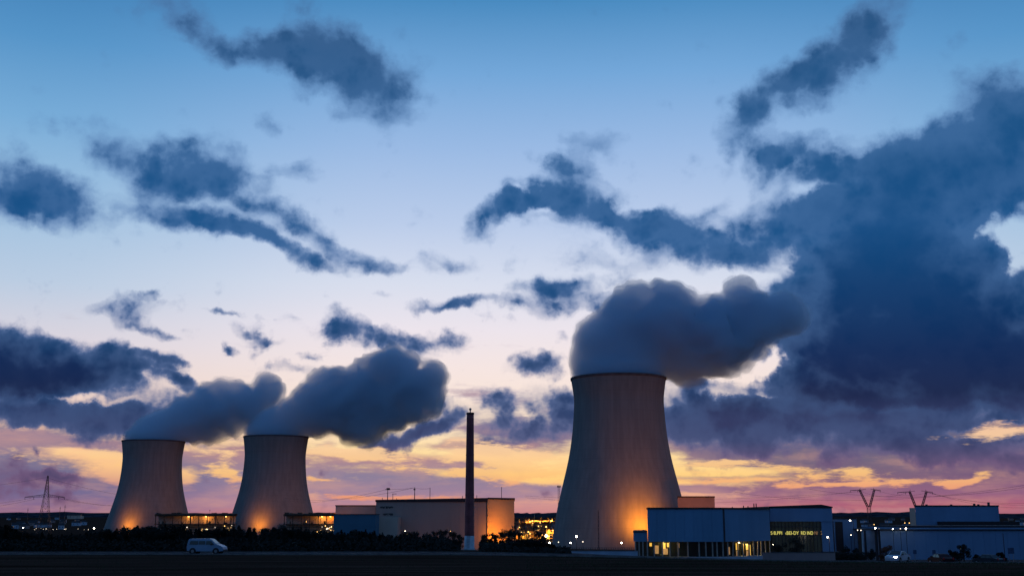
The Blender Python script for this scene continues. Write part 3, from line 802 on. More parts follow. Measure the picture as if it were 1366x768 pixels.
def glass_hall():
    Y = 330.0
    x0, x1 = span(1027.5, 1111, Y); g = gz(80, Y)
    t = thing('glass_fronted_hall', (x0, Y, g), 'slate blue hall with a greenish glass front and glowing letters', 'hall')
    w = x1 - x0; zt = zz(676.5, Y) - g; zc = zz(674, Y) - g; zr = zz(677, Y) - g; zl = zz(695, Y) - g
    xm = w * .83
    MB().prism([(0, 0), (xm, 0), (w, 0), (w, 45), (0, 45)], zl, [zt, zc, zr, zr, zt]).build('upper_wall', M['slate_clad'], t)
    MB().prism([(-.2, -.2), (xm, -.2), (w + .2, -.2), (w + .2, 45), (-.2, 45)], zt - .12, [zt + .35, zc + .35, zr + .35, zr + .35, zt + .35]).build('roof_edge', M['trim'], t)
    MB().box(.4, w - 3.2, .6, 40, 0, zl - .003).build('glass_front', M['facade_glass'], t)
    MB().box(w - 3.2, w, .2, 44, -1.0, zl - .003).build('side_wall', M['slate_clad'], t)
    for k in range(15):
        x = .4 + (w - 3.9) * k / 14
        MB().box(x - .06, x + .06, .42, .6, 0, zl - .01).build('mullion', M['dark_steel'], t)
    for zq in (zz(702, Y) - g, zz(713, Y) - g):
        MB().box(.4, w - 3.3, .40, .58, zq - .1, zq + .1).build('transom', M['dark_steel'], t)
    MB().box(-.5, w + 1, -3.5, .1, -1.5, zz(735, Y) - g).build('planter_wall', M['trim'], t)
    # glowing letters
    zc2 = zz(710.3, Y) - g
    for (txt, pa, pb) in (("S\u00b7B.PPI", 1026, 1043.5), ("\u2039BEI-DY", 1048, 1066), ("RD IND", 1069, 1085), ("N/", 1087, 1091.5), ("2", 1095, 1098)):
        cu = bpy.data.curves.new('t', 'FONT'); cu.body = txt; cu.size = 1.0; cu.extrude = .03
        ob = bpy.data.objects.new('t', cu); COL.objects.link(ob)
        dg = bpy.context.evaluated_depsgraph_get(); dg.update()
        me = bpy.data.meshes.new_from_object(ob.evaluated_get(dg)); bpy.data.objects.remove(ob)
        xs_ = [v.co.x for v in me.vertices]; ys_ = [v.co.y for v in me.vertices]
        a, b = P(pa, 710, Y).x - x0, P(pb, 710, Y).x - x0
        hh = 4.3 * Y / FPX
        for v in me.vertices:
            fx = (v.co.x - min(xs_)) / max(1e-6, max(xs_) - min(xs_)); fy = (v.co.y - min(ys_)) / max(1e-6, max(ys_) - min(ys_))
            v.co = (max(a, .1) + (b - max(a, .1)) * fx, .3 + v.co.z, zc2 + (fy - .5) * hh)
        me.materials.clear(); me.materials.append(M['sign_glow'] if pa < 1087 else M['dim_pane'])
        o = bpy.data.objects.new('lettering', me); COL.objects.link(o); o.parent = t
    return t
glass_hall()

# plain blocks: body, roof edge and any extra parts
def block(name, pxa, pxb, pt, pb, Y, depth, wall, label, trim=.35, cat='building', side=None, group=None):
    x0, x1 = span(pxa, pxb, Y); side = (x0 * depth / Y * 1.02 if x0 > 0 else 0.0) if side is None else side; xc = (x0 + x1) / 2; g = gz(xc, Y)
    t = thing(name, (x0, Y, g), label, cat, group)
    w = x1 - x0; zt = zz(pt, Y, (pxa + pxb) / 2) - g; zb = (zz(pb, Y) - g) if pb else -1.5
    MB().prism([(0, 0), (w, 0), (w + side, depth), (side, depth)], zb, zt).build('wall', wall, t)
    if trim: MB().prism([(-.2, -.2), (w + .2, -.2), (w + side + .2, depth + .2), (side - .2, depth + .2)], zt + .003, zt + trim).build('roof_edge', M['trim'], t)
    return t, w, zt, g

# turbine hall in the middle
def turbine_hall():
    Y = 480.0
    x0, xk = span(501, 650, Y); xr = P(686, 680, 492).x; g = gz((x0 + xk) / 2, Y)
    t = thing('turbine_hall', (x0, Y, g), 'large grey flat-roofed hall whose right end glows orange', 'industrial hall')
    w = xk - x0; zl = zz(667.5, Y) - g; zk = zz(665, Y) - g; zr = zz(665, 492) - g
    MB().prism([(0, 0), (w, 0), (w, 60), (0, 60)], -2, [zl, zk, zk, zl]).build('front_wall', M['grey_clad'], t)
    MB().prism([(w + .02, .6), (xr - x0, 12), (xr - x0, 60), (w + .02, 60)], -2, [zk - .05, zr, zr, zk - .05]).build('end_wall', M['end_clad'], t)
    MB().prism([(-.3, -.3), (w + .1, -.3), (w + .1, 60), (-.3, 60)], zl - .45, [zl + .45, zk + .45, zk + .45, zl + .45]).build('roof_edge', M['trim'], t)
    MB().prism([(w + .12, .3), (xr - x0 + .3, 11.8), (xr - x0 + .3, 60), (w + .12, 60)], zr - .3, zr + .4).build('end_roof_edge', M['trim'], t)
    MB().box(w - .35, w + .05, -.15, .2, -1, zk - .5).build('corner_trim', M['dark_steel'], t)
    # panel joints
    sm = MB()
    for k in range(1, 12): sm.box(w * k / 12 - .05, w * k / 12 + .05, -.04, 0, 0, zl - .5)
    sm.build('panel_joints', M['grey_clad'], t)
    # lettering, two short rows, too small to read
    random.seed(3)
    for (a, b, py) in ((507, 525, 676.3), (511, 524, 685.6)):
        xa, xb = P(a, py, Y).x - x0, P(b, py, Y).x - x0; zc = zz(py, Y) - g; mb = MB(); x = xa
        while x < xb:
            cw = random.uniform(.35, .6); mb.box(x, x + cw * .32, -.1, -.02, zc - .42, zc + .42); mb.box(x, x + cw, -.1, -.02, zc + random.choice((-.42, .22, -.05)), zc + .42 * random.choice((.4, 1))); x += cw + .14
        mb.build('lettering', M['lettering'], t)
    # cream box and upper step on the left
    a, b = span(502, 530, Y - 14); zc = zz(689, Y - 14) - g
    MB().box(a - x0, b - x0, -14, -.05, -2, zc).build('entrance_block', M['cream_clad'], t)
    # aerial masts on the roof
    for (px, py, cap) in ((510, 663.5, 0), (517, 651.5, 1), (524, 658, 2), (529, 664, 0), (553, 649.5, 3), (573.5, 650, 0), (617, 661, 0), (636, 660, 0), (669, 649, 0)):
        YY = Y + 14; x = P(px, 665, YY).x - x0; zt = zz(py, YY) - g
        mb = MB(); mb.tube((x, 14, zl), (x, 14, zt), .22 if cap in (1, 3) else .13, .12, 6)
        if cap == 1:
            mb.box(x - 1.1, x + 1.1, 13.7, 14.3, zt - .5, zt - .2); mb.box(x - .5, x + .9, 13.6, 14.4, zt - .15, zt + .35)
        if cap == 2: mb.box(x - .4, x + 1.6, 13.9, 14.1, zt - .2, zt)
        if cap == 3: mb.box(x - .5, x + .3, 13.7, 14.3, zt - 1.2, zt - .6)
        mb.build('roof_mast', M['dark_steel'], t)
    return t, x0, g
th, thx, thg = turbine_hall()
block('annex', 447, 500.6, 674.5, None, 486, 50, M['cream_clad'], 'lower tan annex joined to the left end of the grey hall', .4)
block('blue_store', 445, 501, 686, None, 452, 12, M['blue_deep'], 'bright blue box-shaped store below the tan annex', .25)
xe, _ = span(672, 0, 478)
floodlight((xe, 474, gz(xe, 474)), 5.5, (xe - 2.5, 487, gz(xe, 480) + 10), 15000, 'floodlight close under the orange end wall of the grey hall', 160)
floodlight((thx + 22, 462, gz(thx + 22, 462)), 3.5, (thx + 26, 480, thg + 7), 700, 'weak floodlight behind the bare trees before the grey hall', 160)
xe2 = P(470, 700, 470).x
floodlight((xe2 - 20, 474, gz(xe2 - 20, 474)), 13.5, (xe2 + 4, 486, thg + 14), 3500, 'floodlight warming the tan annex left of the grey hall', 70)
block('brown_building', 905, 954.5, 663, None, 660, 50, M['brown_clad'], 'plain brown block just right of the largest cooling tower', .7)

def right_buildings():
    # long pale shed along the road at the right
    t, w, zt, g = block('long_shed', 1172, 1420, 707, None, 345, 40, M['slate_clad'], 'long low blue-grey shed at the right edge behind the parked cars', 0, 'shed')
    MB().box(-.3, w + .3, -.4, 40.3, zt + .003, zt + .35).build('roof_edge', M['trim'], t)
    MB().box(6.5, w, 2.5, 38, zt + .353, zt + .75).build('roof_deck', M['slate_clad'], t)
    MB().box(9.5, w, 6, 30, zt + .753, zt + 1.35).build('roof_plant', M['trim'], t)
    for k in range(1, 16):
        MB().box(w * k / 16 - .06, w * k / 16 + .06, -.07, -.001, .2, zt - .1).build('downpipe', M['slate_clad'], t)
    # tall box behind it
    t, w, zt, g = block('tall_blue_building', 1222.5, 1334, 675, None, 440, 24, M['slate_clad'], 'tall blue-grey box rising behind the long shed', .45, 'building')
    MB().prism([(-.55, 5), (-.02, .1), (8.3, 23.8), (7.0, 23.8)], -1, zt - .5).build('end_wall', M['cream_clad'], t)
    MB().box(w * .25, w + 5, -6, -.05, -1, zz(695, 440) - g).build('lean_to', M['trim'], t)
    for f, h in ((.78, .7), (.83, .45), (.955, 1.2), (.2, .4), (.5, .4)):
        MB().box(w * f - .3, w * f + .3, 5, 6, zt + .45, zt + .45 + h).build('roof_vent', M['dark_steel'], t)
    # small buildings between
    t, w, zt, g = block('low_grey_building', 1112, 1143, 692, None, 370, 30, M['slate_clad'], 'low dim building just right of the glass-fronted hall', .3)
    MB().box(.5, w * .38, -.25, -.003, 0, zt - .8).build('dark_door', M['trim'], t)
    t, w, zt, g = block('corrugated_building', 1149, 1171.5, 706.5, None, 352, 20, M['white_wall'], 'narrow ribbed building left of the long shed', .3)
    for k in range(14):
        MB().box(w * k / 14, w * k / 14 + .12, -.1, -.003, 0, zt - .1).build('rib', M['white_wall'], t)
right_buildings()

# ------------------------------------------------------------------ lit pipe galleries between the towers
def gallery(pxa, pxb, Y, label, seed, lit, top=684, mid=703):
    random.seed(seed)
    x0, x1 = span(pxa, pxb, Y); g = gz((x0 + x1) / 2, Y)
    t = thing('pipe_gallery', (x0, Y, g), label, 'pipe gallery', 'lit pipe galleries of the power station')
    w = x1 - x0; zt = zz(top, Y) - g; zr = zz(top + 4.0, Y) - g; zf = zz(top + 14.5, Y) - g
    n = max(4, int(w / 9))
    for k in range(n + 1):
        x = w * k / n
        MB().box(x - .35, x + .35, -.35, .35, -1, zr - .005).build('post', M['rack_steel'], t)
    MB().box(-1, w + 1, -.6, 12, zr, zr + .9).build('roof_beam', M['rack_steel'], t)
    MB().box(-1, w + 1, -.5, 12, zf - .5, zf + .3).build('floor_beam', M['rack_steel'], t)
    mb = MB()
    x = 0
    while x < w:                                     # pipes, rails and ducts crowded on the roof
        l = random.uniform(1.2, 5); h = random.uniform(.4, zt - zr)
        mb.box(x, x + l * .9, random.uniform(0, 3), random.uniform(4, 9), zr + .9, zr + .9 + h); x += l * random.uniform(.7, 1.3)
    for k in range(3): mb.tube((-1, -1 + k * 1.1, zr + 1.4 + k * .5), (w + 1, -1 + k * 1.1, zr + 1.4 + k * .5), .35, n=8)
    mb.build('roof_pipework', M['rack_steel'], t)
    mb = MB()
    for k in range(4): z = -1 + (zf) * (k + .6) / 4.5; mb.tube((-1, random.uniform(0, 3), z), (w + 1, random.uniform(0, 3), z), .28, n=6)
    for k in range(int(w / 4)):
        x = random.uniform(0, w); mb.tube((x, .2, 0), (x + random.uniform(-3, 3), .2, zf), .16, n=5)
    mb.build('lower_pipework', M['rack_steel'], t)
    mb = MB()
    for k in range(n):
        a, b = w * k / n, w * (k + 1) / n
        mb.tube((a, .05, zf + .3), (b, .05, zr), .12, n=5)
    mb.build('bracing', M['rack_steel'], t)
    MB().box(0, w, 10.5, 11, -1, zr).build('back_wall', M['cream_clad'], t)
    for (fa, fb, e) in lit:                            # lit bays: real lamps before the back wall
        xm = w * (fa + fb) / 2
        MB().box(w * fa, w * fb, 9.9, 10.45, zf + .35, zr - .05).build('bay_wall', M['cream_clad'], t)
        q = max(1, int(w * (fb - fa) / 9))
        for i in range(q):
            xx = w * (fa + (fb - fa) * (i + .5) / q)
            lm = MB().box(xx - .7, xx + .7, 5.2, 5.8, zr - .6, zr - .25).build('lamp', M['lamp_orange'], t)
            light('POINT', (x0 + xx, Y + 5.5, g + zr - 1.3), e, ORANGE if i % 2 else (1, .42, .07), .5, None, None, t)
    cl = MB()
    for k in range(int(w / 3.2)):                      # pipes, ladders and vessels standing in the bays
        x = random.uniform(0, w); y = random.uniform(-.2, 4)
        q = random.random()
        if q < .5: cl.tube((x, y, zf), (x, y, zf + random.uniform(.3, 1) * (zr - zf)), random.uniform(.12, .4), n=6)
        elif q < .75: cl.tube((x, y, zf + random.uniform(.5, 4)), (x + random.uniform(2, 9), y, zf + random.uniform(.5, 5)), random.uniform(.12, .3), n=6)
        else: cl.box(x, x + random.uniform(.8, 2.6), y, y + 1.5, zf + .3, zf + random.uniform(1.2, 3.6))
    cl.build('bay_equipment', M['rack_steel'], t)
    for k in range(22):                                # small work lamps low in the pipework
        fx = random.choice([random.uniform(a, min(1, b + .1)) for a, b, _ in lit])
        z = random.uniform(.12, .9) * zf
        MB().ball((w * fx, -.8, z), random.uniform(.28, .62), 6, 4).build('work_lamp', M['lamp_amber'] if k % 3 else M['lamp_soft'], t)
    return t
gallery(207, 311, 1270, 'lit pipe gallery between the two small cooling towers', 1, ((.36, .45, 1500), (.53, .73, 2300), (.84, .93, 350)))
gallery(379, 447, 1240, 'lit pipe gallery between the second cooling tower and the blue store', 2, ((.64, .97, 2200),))

def process_unit(pxa, pxb, pt, Y, label, seed, lit):
    random.seed(seed)
    x0, x1 = span(pxa, pxb, Y); g = gz((x0 + x1) / 2, Y); w = x1 - x0; zt = zz(pt, Y) - g
    t = thing('process_unit', (x0, Y, g), label, 'process plant', 'orange-lit process units left of the largest tower')
    nl = max(2, int(zt / 3.6)); nb = max(2, int(w / 5)); dep = 9
    fr = MB()
    for k in range(nb + 1):
        x = w * k / nb
        for y in (0, dep): fr.box(x - .2, x + .2, y - .2, y + .2, -1, zt * random.uniform(.82, 1.0))
    fr.build('frame_posts', M['rack_steel'], t)
    for j in range(1, nl + 1):
        z = zt * .9 * j / nl
        MB().box(-.4, w + .4, -.4, dep + .4, z - .16, z + .14).build('deck', M['rack_steel'], t)
    br = MB()
    for k in range(nb):
        for j in range(nl):
            if random.random() < .5:
                a, b = w * k / nb, w * (k + 1) / nb
                if random.random() < .5: a, b = b, a
                br.tube((a, -.25, zt * .9 * j / nl), (b, -.25, zt * .9 * (j + 1) / nl), .11, n=4)
    br.build('bracing', M['rack_steel'], t)
    pp = MB()
    for k in range(int(w / 1.3)):
        x = random.uniform(0, w); z = random.uniform(0, zt * .8)
        if random.random() < .5: pp.tube((x, random.uniform(-1, 3), z), (x + random.uniform(3, 9), random.uniform(-1, 3), z + random.uniform(-.6, .6)), random.uniform(.14, .4), n=6)
        else: pp.tube((x, random.uniform(-.5, 3), z), (x, random.uniform(-.5, 3), z + random.uniform(2, 6)), random.uniform(.14, .5), n=6)
    pp.build('pipework', M['steel'], t)
    for k in range(max(2, nb // 2)):
        x = random.uniform(1, w - 1); MB().lathe([(.9, -.5), (1.1, 0), (1.1, zt * random.uniform(.4, .8)), (.5, zt * .86)], 12, (x, dep * .6, 0)).build('vessel', M['steel'], t)
    for (fx, fz, e) in lit:
        MB().box(w * fx - .5, w * fx + .5, 2.7, 3.2, zt * fz + .35, zt * fz + .6).build('lamp', M['lamp_orange'], t)
        light('POINT', (x0 + w * fx, Y + 3, g + zt * fz), e, (1, .38, .03), .4, None, None, t)
    for k in range(int(w / 2.0)):
        MB().ball((random.uniform(0, w), -.9, random.uniform(.02, .8) * zt), random.uniform(.16, .4), 6, 4).build('work_lamp', random.choice((M['lamp_amber'], M['lamp_amber'], M['lamp_orange'])), t)
    MB().box(-.2, w + .2, dep + .6, dep + .9, -1, zt * .78).build('back_screen', M['cream_clad'], t)
    return t
process_unit(687, 712, 687, 880, 'left one of the orange-lit process units by the largest tower', 11, ((.25, .3, 5400), (.7, .15, 6000), (.8, .75, 4800)))
process_unit(703, 741, 686, 960, 'taller back row of orange-lit process plant left of the largest tower', 12, ((.2, .74, 9200), (.5, .74, 12000), (.85, .74, 13500), (.35, .3, 7000), (.75,.35,9000)))
process_unit(716, 739, 702, 840, 'low orange-lit process unit touching the foot of the largest tower', 13, ((.3, .5, 6600), (.7, .4, 9500), (.9, .75, 8500)))
process_unit(686, 716, 703, 820, 'low process unit behind the bare trees right of the grey hall', 14, ((.3, .5, 5000), (.7, .6, 5000)))

# ------------------------------------------------------------------ chimney, masts, pylons
CHY = hit(626, 733.5).y
def chimney():
    b = hit(626, 733.5); Y = b.y
    t = thing('chimney', (b.x, Y, b.z), 'tall slim maroon chimney with a pale foot before the grey hall', 'chimney')
    k = Y / FPX
    zt = P(627.5, 552.5, Y).z - b.z; zs = P(626, 714, Y).z - b.z
    r0, r1 = 6.3 * k, 4.75 * k
    lx = P(628, 552, Y).x - b.x
    bm = MB()
    n = 28; rows = 24
    for j in range(rows + 1):
        f = j / rows; z = zs + (zt - zs) * f; r = r0 + (r1 - r0) * f
        for i in range(n): bm.v.append((r * math.cos(2 * math.pi * i / n), r * math.sin(2 * math.pi * i / n), z))
    for j in range(rows):
        for i in range(n):
            q = j * n; i2 = (i + 1) % n; bm.f.append([q + i, q + i2, q + n + i2, q + n + i])
    bm.f.append([rows * n + i for i in range(n)])
    bm.build('shaft', M['maroon'], t, True)
    MB().lathe([(r0 * 1.12, -.3), (r0 * 1.12, .5), (r0 * 1.04, .52), (r0 * 1.0, zs - .01), (r0 * .9, zs - .01)], 28).build('foot', M['pale_base'], t, True)
    MB().box(-r0 * 1.7, r0 * 1.7, -r0 * 1.7, r0 * 1.7, -1.2, .12).build('footing', M['kerb'], t)
    MB().lathe([(r1 * .7, zt - .02), (r1 * 1.1, zt), (r1 * 1.1, zt + .35), (r1 * .7, zt + .36)], 28).build('cap', M['trim'], t)
    for z in (zs + (zt - zs) * .33, zs + (zt - zs) * .66, zt - .9):
        rr = r0 + (r1 - r0) * (z - zs) / (zt - zs)
        MB().lathe([(rr * .98, z), (rr * 1.04, z), (rr * 1.04, z + .14), (rr * .98, z + .14)], 28).build('band', M['maroon'], t)
    mb = MB().tube((0, 0, zt + .3), (0, 0, zt + .85), .12, .1, 8); mb.ball((0, 0, zt + 1.0), .26, 8, 5)
    mb.build('beacon', M['steel'], t)
    ld = MB()
    for s in (-.18, .18): ld.tube((s - r0 * .2, -r0 * 1.06, .6), (s - r1 * .2, -r1 * 1.12, zt), .025, n=4)
    for k2 in range(int(zt / .5)):
        f = k2 * .5 / zt; y = -(r0 * 1.06 * (1 - f) + r1 * 1.12 * f); ld.tube((-.35, y, .6 + k2 * .5 * .97), (.05, y, .6 + k2 * .5 * .97), .018, n=4)
    ld.build('ladder', M['maroon'], t)
chimney()

def lattice_seg(mb, a0, a1, w0, w1, r, n):
    """square lattice from a0 to a1 with half widths w0, w1"""
    a0, a1 = Vector(a0), Vector(a1)
    cs = ((1, 1), (-1, 1), (-1, -1), (1, -1))
    def pt(f, c): w = w0 + (w1 - w0) * f; return a0 + (a1 - a0) * f + Vector((c[0] * w, c[1] * w, 0))
    for c in cs: mb.tube(pt(0, c), pt(1, c), r, n=4)
    for k in range(n):
        f0, f1 = k / n, (k + 1) / n
        for i in range(4):
            c, d = cs[i], cs[(i + 1) % 4]
            mb.tube(pt(f0, c), pt(f1, d), r * .6, n=4)
            mb.tube(pt(f0, d), pt(f1, c), r * .6, n=4)
            mb.tube(pt(f1, c), pt(f1, d), r * .6, n=4)

def mast(px, pt, Y, label, w=.5, head=False):
    p = P(px, pt, Y); g = gz(p.x, Y); H = p.z - g
    t = thing('lattice_mast', (p.x, Y, g), label, 'mast')
    mb = MB(); lattice_seg(mb, (0, 0, -.5), (0, 0, H - .8), w, w * .7, .09, int(H / 2.2)); mb.build('mast_frame', M['dark_steel'], t)
    if head:
        MB().box(-1.3, 1.3, -1, 1, H - .8, H - .3).build('platform', M['dark_steel'], t)
        for s in (-.9, 0, .9): MB().box(s - .32, s + .32, -.8, -.3, H - .25, H + .5).build('lamp_housing', M['rack_steel'], t)
    else: MB().tube((0, 0, H - .8), (0, 0, H + .3), .1, .04, 5).build('spike', M['dark_steel'], t)
    return t
mast(745.5, 648, 830, 'floodlight mast rising against the yellow sky left of the largest tower', .9, True)
mast(798, 679, 655, 'thin dark mast standing before the middle of the largest tower', .28)

def pylon(px, pt, Y, armz, label):
    p = P(px, pt, Y); g = gz(p.x, Y); H = p.z - g
    t = thing('pylon', (p.x, Y, g), label, 'pylon', None, R(8))
    r = .2; mb = MB(); za = P(px, armz, Y).z - g
    lattice_seg(mb, (0, 0, -.5), (0, 0, za - 1), 6.8, 2.5, r, 8)
    lattice_seg(mb, (0, 0, za - 1), (0, 0, H), 2.5, .5, r, 7)
    mb.build('tower_frame', M['dark_steel'], t)
    for s in (-1, 1):
        a = MB(); L = 23 if s < 0 else 20
        for q in (-1.6, 1.6): a.tube((s * 2, q, za - 1), (s * L, 0, za - 1.4), r * 1.5, n=4); a.tube((s * 2, q, za + 1.6), (s * L, 0, za - 1.3), r * 1.5, n=4)
        for k in range(8):
            f = k / 8; x = s * (2 + (L - 2) * f); yy = 1.6 * (1 - f); zt = za + 1.6 - 2.9 * f; zb = za - 1 - .4 * f
            a.tube((x, yy, zb), (x + s * (L - 2) / 16, -yy, zt - 1), r * .5, n=4); a.tube((x, -yy, zb), (x, yy, zt), r * .5, n=4)
        a.build('crossarm', M['dark_steel'], t)
        for xx in (13.5, L):
            MB().tube((s * xx, 0, za - 1.4), (s * xx, 0, za - 4.2), .28, .2, 6).build('insulator', M['dark_steel'], t)
    return t
pylon(64, 634, 1300, 661, 'lattice pylon with one wide crossarm at the far left')

def v_pylon(px, Y, armz, forkz, half, label, lean):
    p = P(px, armz, Y); g = gz(p.x, Y); za = p.z - g; zf = P(px, forkz, Y).z - g
    t = thing('pylon', (p.x, Y, g), label, 'pylon', 'v-shaped pylons')
    k = Y / FPX; mb = MB()
    lattice_seg(mb, (0, 0, -.5), (0, 0, zf), 1.9, 1.5, .16, 6)
    mb.build('lower_frame', M['dark_steel'], t)
    hx = half * k
    for s, ln in ((-1, lean[0]), (1, lean[1])):
        a = MB(); lattice_seg(a, (s * .9, 0, zf), (s * hx + ln, 0, za), .9, .75, .2, 7)
        a.tube((s * hx + ln, 0, za), (s * hx + ln - .8 * s, 0, za + 2.2), .3, .1, 5)
        a.build('arm', M['dark_steel'], t)
    c = MB()
    for q in (-.6, .6):
        c.tube((-hx - 13, 0, za - .6), (-hx * .4, q, za + .7), .22, n=4); c.tube((hx + 8, 0, za - .3), (hx * .6, q, za + .9), .22, n=4)
        c.tube((-hx - 13, 0, za - .6), (-hx, q, za - .7), .22, n=4); c.tube((hx + 8, 0, za - .3), (hx, q, za - .7), .22, n=4)
    for j in range(8):
        x = -hx - 12 + j * 1.5; c.tube((x, 0, za - .7), (x + .9, 0, za - .2 + j * .1), .12, n=4)
    c.build('crossarm', M['dark_steel'], t)
    for xx in (-hx - 12.5, -hx - 5, hx + 7.5): MB().tube((xx, 0, za - .4), (xx, 0, za - 2.4), .26, .18, 5).build('insulator', M['dark_steel'], t)
v_pylon(1157.5, 1150, 653, 676, 6.5, 'v-shaped pylon standing clear against the pink sky', (-3.2, 1.6))
v_pylon(1224, 1100, 655.5, 684, 9, 'v-shaped pylon half hidden behind the tall blue-grey box', (-1, 2))
for (px, py, lab) in ((37.5, 677, 'tiny far mast left of the lattice pylon'), (80.5, 675, 'tiny far mast just right of the lattice pylon'), (87, 673, 'tiniest rightmost mast beside the lattice pylon')):
    p = P(px, py, 2600); g = gz(p.x, 2600)
    t = thing('far_mast', (p.x, 2600, g), lab, 'mast', 'far masts on the left skyline')
    MB().tube((0, 0, 0), (0, 0, p.z - g), .7, .35, 5).build('pole', M['dark_steel'], t)
    MB().box(-1.6, 1.6, -.3, .3, p.z - g - 5, p.z - g - 4.2).build('crosspiece', M['dark_steel'], t)

def cable(a, b, sag, label, r=.12):
    a, b = Vector(a), Vector(b); mb = MB(); n = 26; pts = []
    for i in range(n + 1):
        f = i / n; p = a.lerp(b, f); p.z -= sag * 4 * f * (1 - f); pts.append(p)
    for p, q in zip(pts, pts[1:]): mb.tube(p, q, r, n=4, caps=False)
    return tag(mb.build('power_cable', M['wire']), label, 'power cable', 'overhead power cables')
LC, RC, MC = 'overhead cable of the left lattice pylon', 'overhead cable of the v-shaped pylons', 'overhead cable running to the roof masts of the grey hall'
for (a, b, s) in (((-260, 655, 1300), (42, 664, 1300), 14), ((-200, 668, 1300), (47, 665, 1300), 12), ((84, 664, 1300), (230, 672, 1450), 6), ((78, 664, 1300), (220, 668, 1450), 7), ((63, 637, 1300), (240, 668, 1500), 5), ((64, 636, 1300), (-300, 640, 1300), 14)):
    cable(P(*a), P(*b), s, LC)
for (a, b, s) in (((1149, 655, 1150), (1207, 657.5, 1100), 4), ((1168, 653, 1150), (1238, 656.5, 1100), 4), ((700, 661, 1250), (1149, 655, 1150), 6), ((700, 663, 1250), (1141, 655.5, 1150), 9), ((1237, 656, 1100), (1420, 672, 900), 5), ((1243, 657, 1100), (1450, 668, 900), 9), ((1236, 656, 1100), (1440, 664, 900), 7), ((1080, 652, 1000), (1420, 640, 800), 9), ((980, 656, 1200), (1430, 636, 800), 12)):
    cable(P(*a), P(*b), s, RC, .10)
for (a, b, s) in (((400, 670, 760), (517, 652, 494), 1.5), ((380, 664, 760), (553, 650, 494), 3), ((517, 652, 494), (553, 650, 494), .3), ((553, 650.5, 494), (573.5, 651, 494), .3)):
    cable(P(*a), P(*b), s, MC, .06)

# ------------------------------------------------------------------ lamps seen in the photograph
for (px, py, Y, r, m, e, lab, arm) in (
    (769, 715, 430, .42, 'lamp_white', 900, 'bright street lamp on a tall pole before the largest tower', 0),
    (733, 723.5, 560, .5, 'lamp_white', 400, 'bright low lamp at the left foot of the largest tower', 0),
    (745, 722.5, 560, .34, 'lamp_soft', 0, 'faint low lamp second from the left foot of the largest tower', 0),
    (761, 723.5, 560, .42, 'lamp_white', 300, 'low lamp just left of the tall street lamp', 0),
    (777.5, 722, 560, .36, 'lamp_soft', 0, 'faint low lamp just right of the tall street lamp', 0),
    (829, 723.5, 520, .5, 'lamp_white', 500, 'bright low lamp left of the blue hall wing', 0),
    (1104, 716, 318, .24, 'lamp_white', 260, 'street lamp shining before the glass-fronted hall', .4),
    (1031, 725.5, 322, .17, 'lamp_soft', 60, 'small lamp beside the right corner of the blue hall', 0),
    (1134, 694, 362, .32, 'lamp_white', 20, 'bright lamp above the low dim building', 1.0),
    (1144, 706.5, 345, .22, 'lamp_soft', 0, 'lamp between the low dim building and the ribbed one', 0),
    (1148.5, 706.8, 344, .22, 'lamp_soft', 0, 'small lamp close to the ribbed building', 0),
    (1135, 713, 362, .18, 'lamp_soft', 40, 'small lamp on a post before the low dim building', 0),
    (1167.5, 704, 341, .32, 'lamp_white', 15, 'bright lamp at the left end of the long shed roofline', 0),
    (1172.5, 705, 341, .22, 'lamp_soft', 0, 'weak lamp next to the bright one at the long shed corner', 0),
    (1191, 705, 341, .2, 'lamp_white', 0, 'second bright lamp at the long shed roofline', 0),
    (1201, 704.6, 341, .2, 'lamp_soft', 0, 'third lamp at the long shed roofline', 0),
    (1208.5, 704.6, 341, .3, 'lamp_white', 15, 'brightest lamp at the long shed roofline, left of the tall box', 0),
    (1207, 697, 900, .5, 'lamp_amber', 0, 'upper amber lamp left of the tall box', 0),
    (1213, 697, 900, .55, 'lamp_amber', 0, 'amber lamp touching the left edge of the tall box', 0),
    (1166, 699, 900, .5, 'lamp_amber', 0, 'amber lamp under the clear-standing v-shaped pylon', 0),
    (1175, 701, 900, .4, 'lamp_amber', 0, 'small amber lamp right of the v-shaped pylon foot', 0),
    (1281, 731, 240, .12, 'lamp_soft', 0, 'small pale post light before the long shed', 0),
    (31, 703.5, 1700, 1.1, 'lamp_white', 0, 'bright far lamp at the far left behind the trees', 0),
    (125.5, 704, 1700, 1.25, 'lamp_white', 0, 'bright far lamp just left of the farthest left tower', 0),
    (540.5, 708, 440, .4, 'lamp_soft', 60, 'lamp shining through the bare trees before the grey hall', 0),
    (543.5, 711, 440, .3, 'lamp_amber', 0, 'amber lamp right below the one in the bare trees', 0),
    (601, 708, 440, .24, 'lamp_amber', 0, 'weak amber lamp among bare trees left of the chimney', 0),
    (728.5, 714, 690, .9, 'lamp_white', 1500, 'bright lamp where the tower foot meets the process units', 0),
    (705, 709, 700, .4, 'lamp_orange', 0, 'orange lamp left of the round dark tree', 0),
):
    glow_lamp(px, py, Y, r * .66, M[m], lab, 'lamp', None, True, e, (1, .75, .5), arm)
random.seed(21)
for k in range(26):
    px = random.uniform(46, 118); py = random.gauss(706, .9)
    glow_lamp(px, py, 1750 + k * 6, random.uniform(.22, .5), M['lamp_soft'], 'tiny town light in the row left of the farthest left tower', 'lamp', 'town lights in the distance')

